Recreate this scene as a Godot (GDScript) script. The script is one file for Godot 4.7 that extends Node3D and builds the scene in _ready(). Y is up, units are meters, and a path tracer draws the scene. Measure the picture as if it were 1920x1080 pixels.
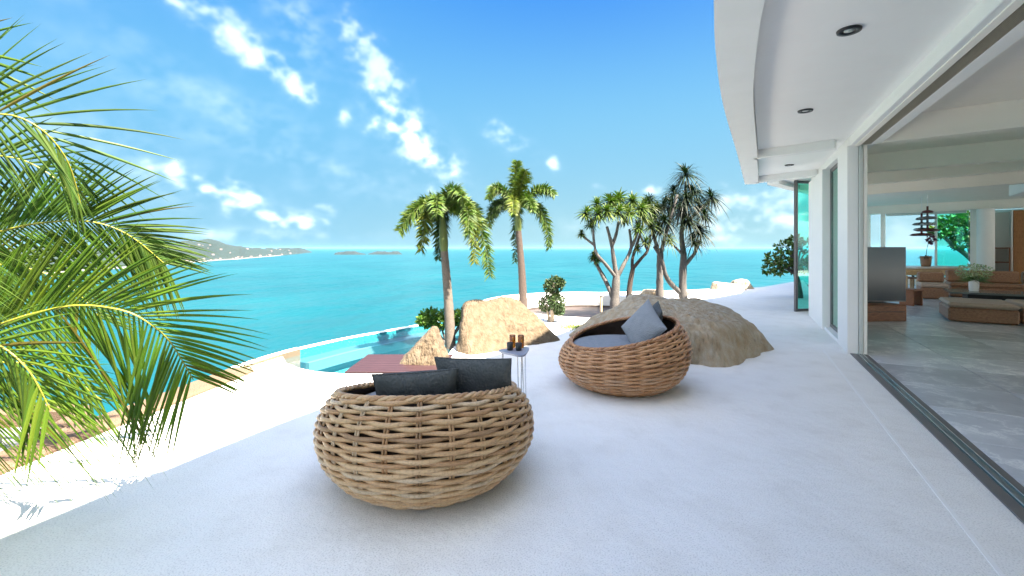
extends Node3D
# A white terrace of a hillside villa above a turquoise bay. Metres, y up; the camera looks along -z from eye height.

const SUN := Vector3(0.45, 1.0, 0.4)
const ALONG := Vector3(0.453, 0, -0.8915)      # direction of the glass front, away from the camera
const INTO := Vector3(0.8915, 0, 0.453)        # from the terrace into the house
const FRONT := Vector3(1.525, 0, 0)            # the front's line passes here
const SEA_LEVEL := -60.0

var rng := RandomNumberGenerator.new()
var used := {}
var m := {}


# ------------------------------------------------------------------ scene helpers
func numbered(called: String) -> String:
	var n: int = used.get(called, 0)
	used[called] = n + 1
	return called if n == 0 else "%s_%03d" % [called, n]


func thing(called: String, label: String, category: String, at := Vector3.ZERO, turn := 0.0, group := "") -> Node3D:
	var o := Node3D.new()
	o.name = numbered(called)
	add_child(o)
	o.position = at
	o.rotation.y = turn
	tag(o, label, category, group)
	return o


func tag(o: Node, label: String, category: String, group := "") -> void:
	o.set_meta("label", label)
	o.set_meta("category", category)
	if group:
		o.set_meta("group", group)


func part(called: String, mesh: Mesh, material: Material, parent: Node = null) -> MeshInstance3D:
	var o := MeshInstance3D.new()
	o.name = called if parent else numbered(called)
	o.mesh = mesh
	o.material_override = material
	(parent if parent else self).add_child(o, true)
	return o


func struct(called: String, mesh: Mesh, material: Material, label := "") -> MeshInstance3D:
	var o := part(called, mesh, material)
	o.set_meta("kind", "structure")
	if label:
		o.set_meta("label", label)
	return o


func under(o: Node3D, parent: Node3D) -> void:
	var called := String(o.name).rstrip("0123456789")
	var at := o.global_transform
	o.get_parent().remove_child(o)
	o.name = called
	parent.add_child(o, true)
	o.global_transform = at


func copy(o: Node3D, label: String, at: Vector3, turn: float) -> Node3D:
	var c: Node3D = o.duplicate()
	c.name = numbered(String(o.name).trim_suffix("_000"))
	add_child(c)
	c.position = at
	c.rotation.y = turn
	c.set_meta("label", label)
	return c


# ------------------------------------------------------------------ mesh helpers
func begin() -> SurfaceTool:
	var st := SurfaceTool.new()
	st.begin(Mesh.PRIMITIVE_TRIANGLES)
	return st


func done(st: SurfaceTool) -> ArrayMesh:
	st.generate_normals()
	return st.commit()


func tri(st: SurfaceTool, a: Vector3, b: Vector3, c: Vector3, out: Vector3) -> void:
	if (c - a).cross(b - a).dot(out) < 0.0:
		var t := b
		b = c
		c = t
	st.add_vertex(a)
	st.add_vertex(b)
	st.add_vertex(c)


func quad(st: SurfaceTool, a: Vector3, b: Vector3, c: Vector3, d: Vector3, out: Vector3) -> void:
	tri(st, a, b, c, out)
	tri(st, a, c, d, out)


func box(st: SurfaceTool, centre: Vector3, size: Vector3, basis := Basis(), c := 0.0) -> void:
	# a box with its edges chamfered by c
	st.set_smooth_group(-1)
	var h := size / 2.0
	c = minf(c, minf(h.x, minf(h.y, h.z)) * 0.9)
	var ax := [Vector3.RIGHT, Vector3.UP, Vector3.BACK]
	var p := func(v: Vector3) -> Vector3: return centre + basis * v
	for i in 3:
		var u: Vector3 = ax[(i + 1) % 3]
		var w: Vector3 = ax[(i + 2) % 3]
		var hu: float = h[(i + 1) % 3]
		var hw: float = h[(i + 2) % 3]
		for s in [-1.0, 1.0]:
			var n: Vector3 = ax[i] * s
			var o := n * h[i]
			quad(st, p.call(o + u * (hu - c) + w * (hw - c)), p.call(o - u * (hu - c) + w * (hw - c)), p.call(o - u * (hu - c) - w * (hw - c)), p.call(o + u * (hu - c) - w * (hw - c)), basis * n)
		if c > 0.0:
			for s in [-1.0, 1.0]:
				for t in [-1.0, 1.0]:
					var e: Vector3 = u * s
					var g: Vector3 = w * t
					var l: Vector3 = ax[i] * (h[i] - c)
					quad(st, p.call(e * hu + g * (hw - c) + l), p.call(e * (hu - c) + g * hw + l), p.call(e * (hu - c) + g * hw - l), p.call(e * hu + g * (hw - c) - l), basis * (e + g))
	if c > 0.0:
		for sx in [-1.0, 1.0]:
			for sy in [-1.0, 1.0]:
				for sz in [-1.0, 1.0]:
					var s := Vector3(sx, sy, sz)
					tri(st, p.call(s * Vector3(h.x, h.y - c, h.z - c)), p.call(s * Vector3(h.x - c, h.y, h.z - c)), p.call(s * Vector3(h.x - c, h.y - c, h.z)), basis * s)


func box_mesh(size: Vector3, c := 0.006) -> ArrayMesh:
	var st := begin()
	box(st, Vector3.ZERO, size, Basis(), c)
	return done(st)


func box_part(called: String, centre: Vector3, size: Vector3, material: Material, parent: Node, turn := 0.0, c := 0.006) -> MeshInstance3D:
	var o := part(called, box_mesh(size, c), material, parent)
	o.position = centre
	o.rotation.y = turn
	return o


func tube(st: SurfaceTool, pts: PackedVector3Array, radii: PackedFloat32Array, sides := 8, closed := false, caps := true) -> void:
	# a smooth tube along pts; radii has one value per point or a single one
	st.set_smooth_group(1)
	var n := pts.size()
	var rings: Array[PackedVector3Array] = []
	var u := Vector3.ZERO
	for i in n:
		var t: Vector3
		if closed:
			t = (pts[(i + 1) % n] - pts[(i + n - 1) % n]).normalized()
		else:
			t = (pts[mini(i + 1, n - 1)] - pts[maxi(i - 1, 0)]).normalized()
		if i == 0:
			u = t.cross(Vector3.UP if absf(t.y) < 0.9 else Vector3.RIGHT).normalized()
		else:
			u = (u - t * u.dot(t)).normalized()
		var v := t.cross(u)
		var r: float = radii[i] if radii.size() > 1 else radii[0]
		var ring := PackedVector3Array()
		for j in sides:
			var a := TAU * j / sides
			ring.append(pts[i] + (u * cos(a) + v * sin(a)) * r)
		rings.append(ring)
	for i in (n if closed else n - 1):
		var p := rings[i]
		var q := rings[(i + 1) % n]
		if closed and i == n - 1:
			var best := 0
			var low := INF
			for k in sides:
				var d := p[0].distance_squared_to(q[k])
				if d < low:
					low = d
					best = k
			var r2 := PackedVector3Array()
			for k in sides:
				r2.append(q[(k + best) % sides])
			q = r2
		for j in sides:
			var k := (j + 1) % sides
			for w in [p[j], q[j], p[k], p[k], q[j], q[k]]:
				st.add_vertex(w)
	if caps and not closed:
		st.set_smooth_group(-1)
		for e in [0, n - 1]:
			var out: Vector3 = pts[e] - pts[1 if e == 0 else n - 2]
			for j in sides:
				tri(st, pts[e], rings[e][j], rings[e][(j + 1) % sides], out)


func lathe(st: SurfaceTool, profile: PackedVector2Array, sides := 24, at := Vector3.ZERO) -> void:
	# profile of (radius, height) from bottom to top, turned round the y axis
	st.set_smooth_group(2)
	for i in profile.size() - 1:
		for j in sides:
			var a := TAU * j / sides
			var b := TAU * (j + 1) / sides
			var p := [Vector3(cos(a) * profile[i].x, profile[i].y, sin(a) * profile[i].x), Vector3(cos(b) * profile[i].x, profile[i].y, sin(b) * profile[i].x), Vector3(cos(a) * profile[i + 1].x, profile[i + 1].y, sin(a) * profile[i + 1].x), Vector3(cos(b) * profile[i + 1].x, profile[i + 1].y, sin(b) * profile[i + 1].x)]
			for k in [0, 1, 2, 1, 3, 2]:
				st.add_vertex(at + p[k])


func slab(st: SurfaceTool, poly: PackedVector2Array, top: float, thick: float, skip := INF) -> void:
	# a horizontal plate of the outline poly (x, z); edges that lie on x = skip get no side
	st.set_smooth_group(-1)
	var idx := Geometry2D.triangulate_polygon(poly)
	for i in range(0, idx.size(), 3):
		var p := [poly[idx[i]], poly[idx[i + 1]], poly[idx[i + 2]]]
		for y in [top, top - thick]:
			tri(st, Vector3(p[0].x, y, p[0].y), Vector3(p[1].x, y, p[1].y), Vector3(p[2].x, y, p[2].y), Vector3.UP if y == top else Vector3.DOWN)
	var cw := -1.0 if Geometry2D.is_polygon_clockwise(poly) else 1.0
	for i in poly.size():
		var a := poly[i]
		var b := poly[(i + 1) % poly.size()]
		if absf(a.x - skip) < 0.001 and absf(b.x - skip) < 0.001:
			continue
		var out := Vector3(b.y - a.y, 0, -(b.x - a.x)) * cw
		quad(st, Vector3(a.x, top, a.y), Vector3(b.x, top, b.y), Vector3(b.x, top - thick, b.y), Vector3(a.x, top - thick, a.y), out)


func wall_along(st: SurfaceTool, line: PackedVector2Array, left: float, right: float, top: float, bottom: float, bevel := 0.0) -> void:
	# an upright wall that follows a line (x, z); left and right are its offsets to the two sides
	st.set_smooth_group(-1)
	var n := line.size()
	var rows: Array[PackedVector3Array] = []
	for i in n:
		var t := (line[mini(i + 1, n - 1)] - line[maxi(i - 1, 0)]).normalized()
		var s := Vector2(t.y, -t.x)
		var a := line[i] + s * left
		var a2 := line[i] + s * (left - bevel)
		var b := line[i] - s * right
		var b2 := line[i] - s * (right - bevel)
		rows.append(PackedVector3Array([Vector3(a.x, bottom, a.y), Vector3(a.x, top - bevel, a.y), Vector3(a2.x, top, a2.y), Vector3(b2.x, top, b2.y), Vector3(b.x, top - bevel, b.y), Vector3(b.x, bottom, b.y)]))
	for i in n - 1:
		var mid := (rows[i][0] + rows[i][5] + rows[i + 1][2] + rows[i + 1][3]) / 4.0
		for k in 6:
			var l := (k + 1) % 6
			var c := (rows[i][k] + rows[i][l] + rows[i + 1][k] + rows[i + 1][l]) / 4.0
			quad(st, rows[i][k], rows[i][l], rows[i + 1][l], rows[i + 1][k], c - mid)
	for e in [0, n - 1]:
		var out: Vector3 = rows[e][0] - rows[1 if e == 0 else n - 2][0]
		for k in range(1, 5):
			tri(st, rows[e][0], rows[e][k], rows[e][k + 1], out)


func smooth_line(pts: PackedVector2Array, step := 0.25) -> PackedVector2Array:
	var c := Curve2D.new()
	for i in pts.size():
		var t := (pts[mini(i + 1, pts.size() - 1)] - pts[maxi(i - 1, 0)]) / 6.0
		c.add_point(pts[i], -t, t)
	var out := PackedVector2Array()
	var len := c.get_baked_length()
	var n := maxi(2, ceili(len / step))
	for i in n + 1:
		out.append(c.sample_baked(len * i / n, true))
	return out


func smooth_path(pts: PackedVector3Array, n: int) -> PackedVector3Array:
	var c := Curve3D.new()
	c.bake_interval = 0.02
	for i in pts.size():
		var t := (pts[mini(i + 1, pts.size() - 1)] - pts[maxi(i - 1, 0)]) / 6.0
		c.add_point(pts[i], -t, t)
	var out := PackedVector3Array()
	for i in n + 1:
		out.append(c.sample_baked(c.get_baked_length() * i / n, true))
	return out


func taper(a: float, b: float, n: int) -> PackedFloat32Array:
	var r := PackedFloat32Array()
	for i in n:
		r.append(lerpf(a, b, float(i) / maxi(n - 1, 1)))
	return r


func circle(c: Vector2, r: float, n := 48) -> PackedVector2Array:
	var p := PackedVector2Array()
	for i in n:
		p.append(c + Vector2.from_angle(TAU * i / n) * r)
	return p


func face_point(s: float, t: float, y := 0.0) -> Vector3:
	# s metres along the glass front, t metres into the house
	return FRONT + ALONG * s + INTO * t + Vector3.UP * y


func front_box(called: String, s0: float, s1: float, t0: float, t1: float, y0: float, y1: float, material: Material, parent: Node, c := 0.006) -> MeshInstance3D:
	return box_part(called, face_point((s0 + s1) / 2, (t0 + t1) / 2, (y0 + y1) / 2), Vector3(t1 - t0, y1 - y0, s1 - s0), material, parent, atan2(-INTO.z, INTO.x), c)


class Leafy:
	# many flat little faces with a colour each
	var v := PackedVector3Array()
	var n := PackedVector3Array()
	var c := PackedColorArray()

	func tri(a: Vector3, b: Vector3, d: Vector3, col: Color) -> void:
		var k := (d - a).cross(b - a).normalized()
		for p in [a, b, d]:
			v.append(p)
			n.append(k)
			c.append(col)

	func blade(p0: Vector3, dir: Vector3, up: Vector3, length: float, width: float, droop: float, segs: int, col: Color, fold := 0.25) -> void:
		# a narrow leaf, folded along its midrib, bending down towards its tip
		var side := dir.cross(up).normalized()
		var nn := side.cross(dir).normalized()
		var last := [p0, p0, p0]
		for i in segs + 1:
			var s := float(i) / segs
			var p := p0 + dir * length * s + Vector3.DOWN * droop * length * s * s
			var w := width * 0.5 * (0.45 + 0.55 * minf(s / 0.18, 1.0)) * (1.0 - pow(maxf(s - 0.15, 0.0) / 0.85, 1.8))
			var now := [p + side * w + nn * w * fold, p, p - side * w + nn * w * fold]
			if i:
				if i < segs:
					for k in 2:
						tri(last[k], now[k], now[k + 1], col)
						tri(last[k], now[k + 1], last[k + 1], col)
				else:
					tri(last[0], p, last[1], col)
					tri(last[1], p, last[2], col)
			last = now

	func leaf(p: Vector3, dir: Vector3, side: Vector3, length: float, width: float, col: Color) -> void:
		# a small oval leaf of four faces
		var mid := p + dir * length * 0.5 + dir.cross(side) * width * 0.12
		var a := p + dir * length * 0.45 + side * width * 0.5
		var b := p + dir * length * 0.45 - side * width * 0.5
		var t := p + dir * length
		tri(p, a, mid, col)
		tri(a, t, mid, col)
		tri(p, mid, b, col)
		tri(mid, t, b, col)

	func mesh() -> ArrayMesh:
		var arr := []
		arr.resize(Mesh.ARRAY_MAX)
		arr[Mesh.ARRAY_VERTEX] = v
		arr[Mesh.ARRAY_NORMAL] = n
		arr[Mesh.ARRAY_COLOR] = c
		var out := ArrayMesh.new()
		out.add_surface_from_arrays(Mesh.PRIMITIVE_TRIANGLES, arr)
		return out


func ball(r := 1.0) -> Vector3:
	var p := Vector3(rng.randfn(), rng.randfn(), rng.randfn()).normalized()
	return p * r


func vary(c: Color, by := 0.2) -> Color:
	var k := 1.0 + rng.randf_range(-by, by)
	return Color(c.r * k * (1.0 + rng.randf_range(-by, by) * 0.6), c.g * k, c.b * k * (1.0 + rng.randf_range(-by, by) * 0.6))


# ------------------------------------------------------------------ materials
func plain(c: Color, rough := 0.8, metal := 0.0) -> StandardMaterial3D:
	var x := StandardMaterial3D.new()
	x.albedo_color = c.linear_to_srgb()
	x.roughness = rough
	x.metallic = metal
	return x


func noise(seed_: int, freq: float, octaves := 4, type := FastNoiseLite.TYPE_SIMPLEX_SMOOTH) -> FastNoiseLite:
	var n := FastNoiseLite.new()
	n.seed = seed_
	n.noise_type = type
	n.frequency = freq
	n.fractal_octaves = octaves
	return n


func noise_tex(seed_: int, freq: float, stops: Array, octaves := 4, size := 512, normal := 0.0, type := FastNoiseLite.TYPE_SIMPLEX_SMOOTH) -> NoiseTexture2D:
	# stops: [offset, linear colour, ...]
	var t := NoiseTexture2D.new()
	t.width = size
	t.height = size
	t.seamless = true
	t.noise = noise(seed_, freq, octaves, type)
	if normal > 0.0:
		t.as_normal_map = true
		t.bump_strength = normal
	elif stops:
		var g := Gradient.new()
		var off := PackedFloat32Array()
		var col := PackedColorArray()
		for i in range(0, stops.size(), 2):
			off.append(stops[i])
			col.append((stops[i + 1] as Color).linear_to_srgb())
		g.offsets = off
		g.colors = col
		t.color_ramp = g
	return t


func textured(tex: Texture2D, scale: float, rough := 0.85, normal: Texture2D = null, strength := 1.0, world := true) -> StandardMaterial3D:
	var x := StandardMaterial3D.new()
	x.albedo_texture = tex
	x.roughness = rough
	x.uv1_triplanar = true
	x.uv1_world_triplanar = world
	x.uv1_scale = Vector3.ONE * scale
	if normal:
		x.normal_enabled = true
		x.normal_texture = normal
		x.normal_scale = strength
	return x


func detail(x: StandardMaterial3D, tex: Texture2D, scale: float) -> void:
	x.detail_enabled = true
	x.detail_blend_mode = BaseMaterial3D.BLEND_MODE_MUL
	x.detail_uv_layer = BaseMaterial3D.DETAIL_UV_2
	x.detail_albedo = tex
	x.uv2_triplanar = true
	x.uv2_world_triplanar = x.uv1_world_triplanar
	x.uv2_scale = Vector3.ONE * scale


func leafy_material(through: Color) -> StandardMaterial3D:
	var x := StandardMaterial3D.new()
	x.vertex_color_use_as_albedo = true
	x.roughness = 0.5
	x.metallic_specular = 0.4
	x.cull_mode = BaseMaterial3D.CULL_DISABLED
	x.backlight_enabled = true
	x.backlight = through
	return x


func grey(v: float) -> Color:
	return Color(v, v, v)


func make_materials() -> void:
	var speck := noise_tex(3, 0.11, [0.0, grey(0.62), 0.3, grey(0.86), 0.45, grey(0.97), 0.6, grey(1.0), 1.0, grey(1.0)], 3)
	var cloud := noise_tex(4, 0.006, [0.0, grey(0.84), 0.45, grey(0.95), 1.0, grey(1.0)], 5)
	var grain := noise_tex(5, 0.09, [], 4, 512, 3.0)
	var t := noise_tex(6, 0.02, [0.0, Color(0.775, 0.75, 0.705), 0.3, Color(0.825, 0.802, 0.76), 0.5, Color(0.848, 0.828, 0.788), 1.0, Color(0.865, 0.846, 0.81)], 7)
	m.terrace = textured(t, 0.23, 0.8, grain, 0.12)
	detail(m.terrace, speck, 1.5)
	t = noise_tex(7, 0.01, [0.0, Color(0.83, 0.82, 0.79), 1.0, Color(0.86, 0.85, 0.825)], 4)
	m.white = textured(t, 0.5, 0.7, grain, 0.08)
	m.soffit = textured(noise_tex(8, 0.012, [0.0, Color(0.9, 0.89, 0.865), 1.0, Color(0.92, 0.91, 0.885)], 4), 0.35, 0.8)
	m.cream = textured(noise_tex(9, 0.01, [0.0, Color(0.87, 0.825, 0.735), 1.0, Color(0.9, 0.86, 0.78)], 4), 0.4, 0.75)
	m.pebble = textured(noise_tex(10, 0.09, [0.0, Color(0.05, 0.026, 0.014), 0.4, Color(0.1, 0.06, 0.035), 0.6, Color(0.14, 0.092, 0.058), 1.0, Color(0.2, 0.15, 0.105)], 3), 1.6, 0.9, grain, 0.8)
	m.plaster = textured(noise_tex(11, 0.02, [0.0, Color(0.075, 0.056, 0.048), 1.0, Color(0.115, 0.09, 0.078)], 4), 0.6, 0.9, grain, 0.3)
	m.slab_grey = textured(noise_tex(12, 0.05, [0.0, grey(0.12), 1.0, grey(0.2)], 4), 0.8, 0.9)
	var rock_normal := noise_tex(14, 0.03, [], 6, 512, 8.0)
	var lichen := noise_tex(16, 0.07, [0.0, grey(0.6), 0.38, grey(0.85), 0.5, grey(1.0), 1.0, grey(1.0)], 4)
	m.rock_tan = textured(noise_tex(15, 0.012, [0.0, Color(0.07, 0.046, 0.025), 0.4, Color(0.105, 0.075, 0.043), 0.65, Color(0.13, 0.098, 0.063), 1.0, Color(0.15, 0.126, 0.094)], 6), 1.5, 0.95, rock_normal, 0.9)
	m.rock_tan.heightmap_enabled = true
	m.rock_tan.heightmap_texture = noise_tex(17, 0.02, [], 6)
	m.rock_tan.heightmap_scale = 3.0
	detail(m.rock_tan, lichen, 3.5)
	m.rock_brown = textured(noise_tex(18, 0.012, [0.0, Color(0.25, 0.165, 0.085), 0.3, Color(0.37, 0.275, 0.17), 0.6, Color(0.43, 0.355, 0.25), 1.0, Color(0.52, 0.475, 0.4)], 7), 1.1, 0.95, rock_normal, 0.9)
	m.rock_brown.heightmap_enabled = true
	m.rock_brown.heightmap_texture = m.rock_tan.heightmap_texture
	m.rock_brown.heightmap_scale = 3.0
	detail(m.rock_brown, lichen, 3.5)
	m.rock_brown.uv1_scale = Vector3(1.3, 0.6, 1.3)
	m.rock_brown.heightmap_scale = 5.0
	m.rock_tan.uv1_scale = Vector3(1.6, 0.9, 1.6)
	# sea and pool
	t = noise_tex(20, 0.006, [0.0, Color(0.003, 0.054, 0.067), 0.5, Color(0.004, 0.065, 0.079), 1.0, Color(0.007, 0.077, 0.09)], 5)
	m.sea = textured(t, 0.0006, 0.32, noise_tex(21, 0.02, [], 5, 512, 6.0), 0.35)
	m.sea.uv1_scale = Vector3(0.0011, 0.0011, 0.0005)
	m.sea.metallic_specular = 0.32
	m.pool_tile = textured(noise_tex(22, 0.09, [0.0, Color(0.008, 0.13, 0.17), 0.35, Color(0.016, 0.2, 0.245), 0.6, Color(0.03, 0.27, 0.31), 0.85, Color(0.06, 0.34, 0.37), 1.0, Color(0.22, 0.5, 0.5)], 2, 512, 0.0, FastNoiseLite.TYPE_CELLULAR), 0.8, 0.4)
	m.pool_edge = plain(Color(0.03, 0.08, 0.11), 0.5)
	m.pool_line = plain(Color(0.07, 0.17, 0.19), 0.5)
	m.water = StandardMaterial3D.new()
	m.water.transparency = BaseMaterial3D.TRANSPARENCY_ALPHA
	m.water.albedo_color = Color(0.2, 0.75, 0.85, 0.06)
	m.water.roughness = 0.04
	m.water.metallic_specular = 0.3
	m.water.uv1_triplanar = true
	m.water.uv1_world_triplanar = true
	m.water.uv1_scale = Vector3.ONE * 0.6
	m.water.normal_enabled = true
	m.water.normal_texture = noise_tex(23, 0.02, [], 3, 512, 4.0)
	m.water.normal_scale = 0.25
	# land
	m.hill = textured(noise_tex(24, 0.03, [0.0, Color(0.006, 0.014, 0.013), 0.5, Color(0.01, 0.022, 0.016), 0.75, Color(0.018, 0.03, 0.022), 1.0, Color(0.04, 0.045, 0.038)], 5), 0.004, 0.95)
	m.island = plain(Color(0.01, 0.018, 0.016), 0.95)
	m.sand = plain(Color(0.17, 0.16, 0.14), 0.95)
	# house
	m.metal = plain(Color(0.3, 0.31, 0.32), 0.35, 0.8)
	m.frame = plain(Color(0.62, 0.64, 0.6), 0.4, 0.2)
	m.frame_dark = plain(Color(0.16, 0.15, 0.15), 0.45, 0.3)
	m.black = plain(Color(0.012, 0.012, 0.013), 0.4)
	m.chrome = plain(Color(0.72, 0.73, 0.75), 0.2, 1.0)
	m.glass = StandardMaterial3D.new()
	m.glass.refraction_enabled = true
	m.glass.refraction_scale = 0.05
	m.glass.albedo_color = Color(0.5, 0.96, 0.86, 0.0)
	m.glass.roughness = 0.02
	m.clear = StandardMaterial3D.new()
	m.clear.transparency = BaseMaterial3D.TRANSPARENCY_ALPHA
	m.clear.albedo_color = Color(0.7, 0.95, 0.9, 0.12)
	m.clear.roughness = 0.02
	var vein := func(seed_: int, a: Color, b: Color, c: Color) -> NoiseTexture2D:
		var x := noise_tex(seed_, 0.007, [0.0, a, 0.4, b, 0.49, c, 0.53, b, 0.75, a, 1.0, c], 5)
		(x.noise as FastNoiseLite).domain_warp_enabled = true
		(x.noise as FastNoiseLite).domain_warp_amplitude = 60.0
		return x
	m.tile = []
	for i in 4:
		var k := 1.0 + 0.12 * (i - 1.5)
		var x := textured(vein.call(30 + i, Color(0.42, 0.44, 0.48) * k, Color(0.53, 0.55, 0.59) * k, Color(0.76, 0.77, 0.78) * k), 0.3, 0.3)
		x.uv1_offset = Vector3(0.37 * i, 0.1, 0.61 * i)
		m.tile.append(x)
	m.grout = plain(Color(0.05, 0.055, 0.06), 0.9)
	m.leather = textured(noise_tex(36, 0.05, [0.0, Color(0.16, 0.075, 0.04), 0.5, Color(0.3, 0.155, 0.085), 1.0, Color(0.42, 0.24, 0.145)], 5), 0.9, 0.5, grain, 0.3)
	m.suede = textured(noise_tex(37, 0.05, [0.0, Color(0.38, 0.28, 0.21), 1.0, Color(0.55, 0.44, 0.35)], 5), 0.9, 0.6, grain, 0.3)
	var wood := func(seed_: int, a: Color, b: Color, sc: Vector3) -> StandardMaterial3D:
		var x := textured(noise_tex(seed_, 0.012, [0.0, a, 0.5, b, 0.6, a.lerp(b, 0.4), 1.0, b], 5), 1.0, 0.5)
		x.uv1_scale = sc
		return x
	m.wood_red = wood.call(40, Color(0.09, 0.03, 0.012), Color(0.3, 0.12, 0.05), Vector3(0.5, 4.0, 4.0))
	m.wood_door = wood.call(41, Color(0.22, 0.08, 0.02), Color(0.45, 0.2, 0.07), Vector3(5.0, 0.5, 5.0))
	m.wood_light = wood.call(42, Color(0.35, 0.2, 0.08), Color(0.6, 0.4, 0.2), Vector3(3.0, 0.6, 3.0))
	m.deck = wood.call(43, Color(0.018, 0.007, 0.008), Color(0.045, 0.017, 0.02), Vector3(0.6, 4.0, 6.0))
	m.pit_floor = wood.call(44, Color(0.022, 0.013, 0.012), Color(0.05, 0.033, 0.03), Vector3(0.6, 4.0, 4.0))
	# plants
	m.frond = leafy_material(Color(0.75, 0.85, 0.3))
	m.leaves = leafy_material(Color(0.45, 0.6, 0.2))
	m.rachis = plain(Color(0.26, 0.25, 0.03), 0.45)
	m.bark = textured(noise_tex(50, 0.03, [0.0, Color(0.06, 0.047, 0.036), 0.5, Color(0.14, 0.115, 0.092), 1.0, Color(0.24, 0.205, 0.175)], 5), 1.5, 0.95, rock_normal, 0.6)
	m.bark.uv1_scale = Vector3(1.5, 5.0, 1.5)
	m.bark_grey = textured(noise_tex(51, 0.03, [0.0, Color(0.06, 0.055, 0.05), 1.0, Color(0.2, 0.18, 0.165)], 5), 2.0, 0.95, rock_normal, 0.6)
	m.bark_red = textured(noise_tex(52, 0.03, [0.0, Color(0.045, 0.03, 0.024), 1.0, Color(0.105, 0.08, 0.065)], 5), 2.0, 0.95, rock_normal, 0.6)
	m.shaft = plain(Color(0.1, 0.13, 0.03), 0.5)
	# rattan and cloth
	var cane := noise_tex(60, 0.03, [0.0, Color(0.5, 0.43, 0.38), 0.45, grey(0.92), 1.0, grey(1.15)], 4)
	m.cane = []
	m.cane_dark = []
	for k in [Color(0.53, 0.325, 0.165), Color(0.6, 0.4, 0.22), Color(0.44, 0.25, 0.12), Color(0.55, 0.355, 0.185), Color(0.34, 0.2, 0.1), Color(0.58, 0.43, 0.28)]:
		var x := textured(cane, 3.0, 0.45, null, 1.0, false)
		x.albedo_color = k.linear_to_srgb()
		m.cane.append(x)
		var y := textured(cane, 3.0, 0.4, null, 1.0, false)
		y.albedo_color = Color(k.r * 0.84, k.g * 0.68, k.b * 0.6).linear_to_srgb()
		m.cane_dark.append(y)
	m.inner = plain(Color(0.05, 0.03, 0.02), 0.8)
	var cloth := noise_tex(61, 0.2, [], 2, 256, 5.0)
	m.cushion = textured(noise_tex(62, 0.02, [0.0, Color(0.2, 0.22, 0.245), 1.0, Color(0.245, 0.262, 0.285)], 5), 1.0, 0.95, cloth, 0.4, false)
	m.cushion_dark = textured(noise_tex(63, 0.02, [0.0, Color(0.06, 0.066, 0.068), 1.0, Color(0.095, 0.102, 0.102)], 5), 1.0, 0.95, cloth, 0.4, false)


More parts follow.
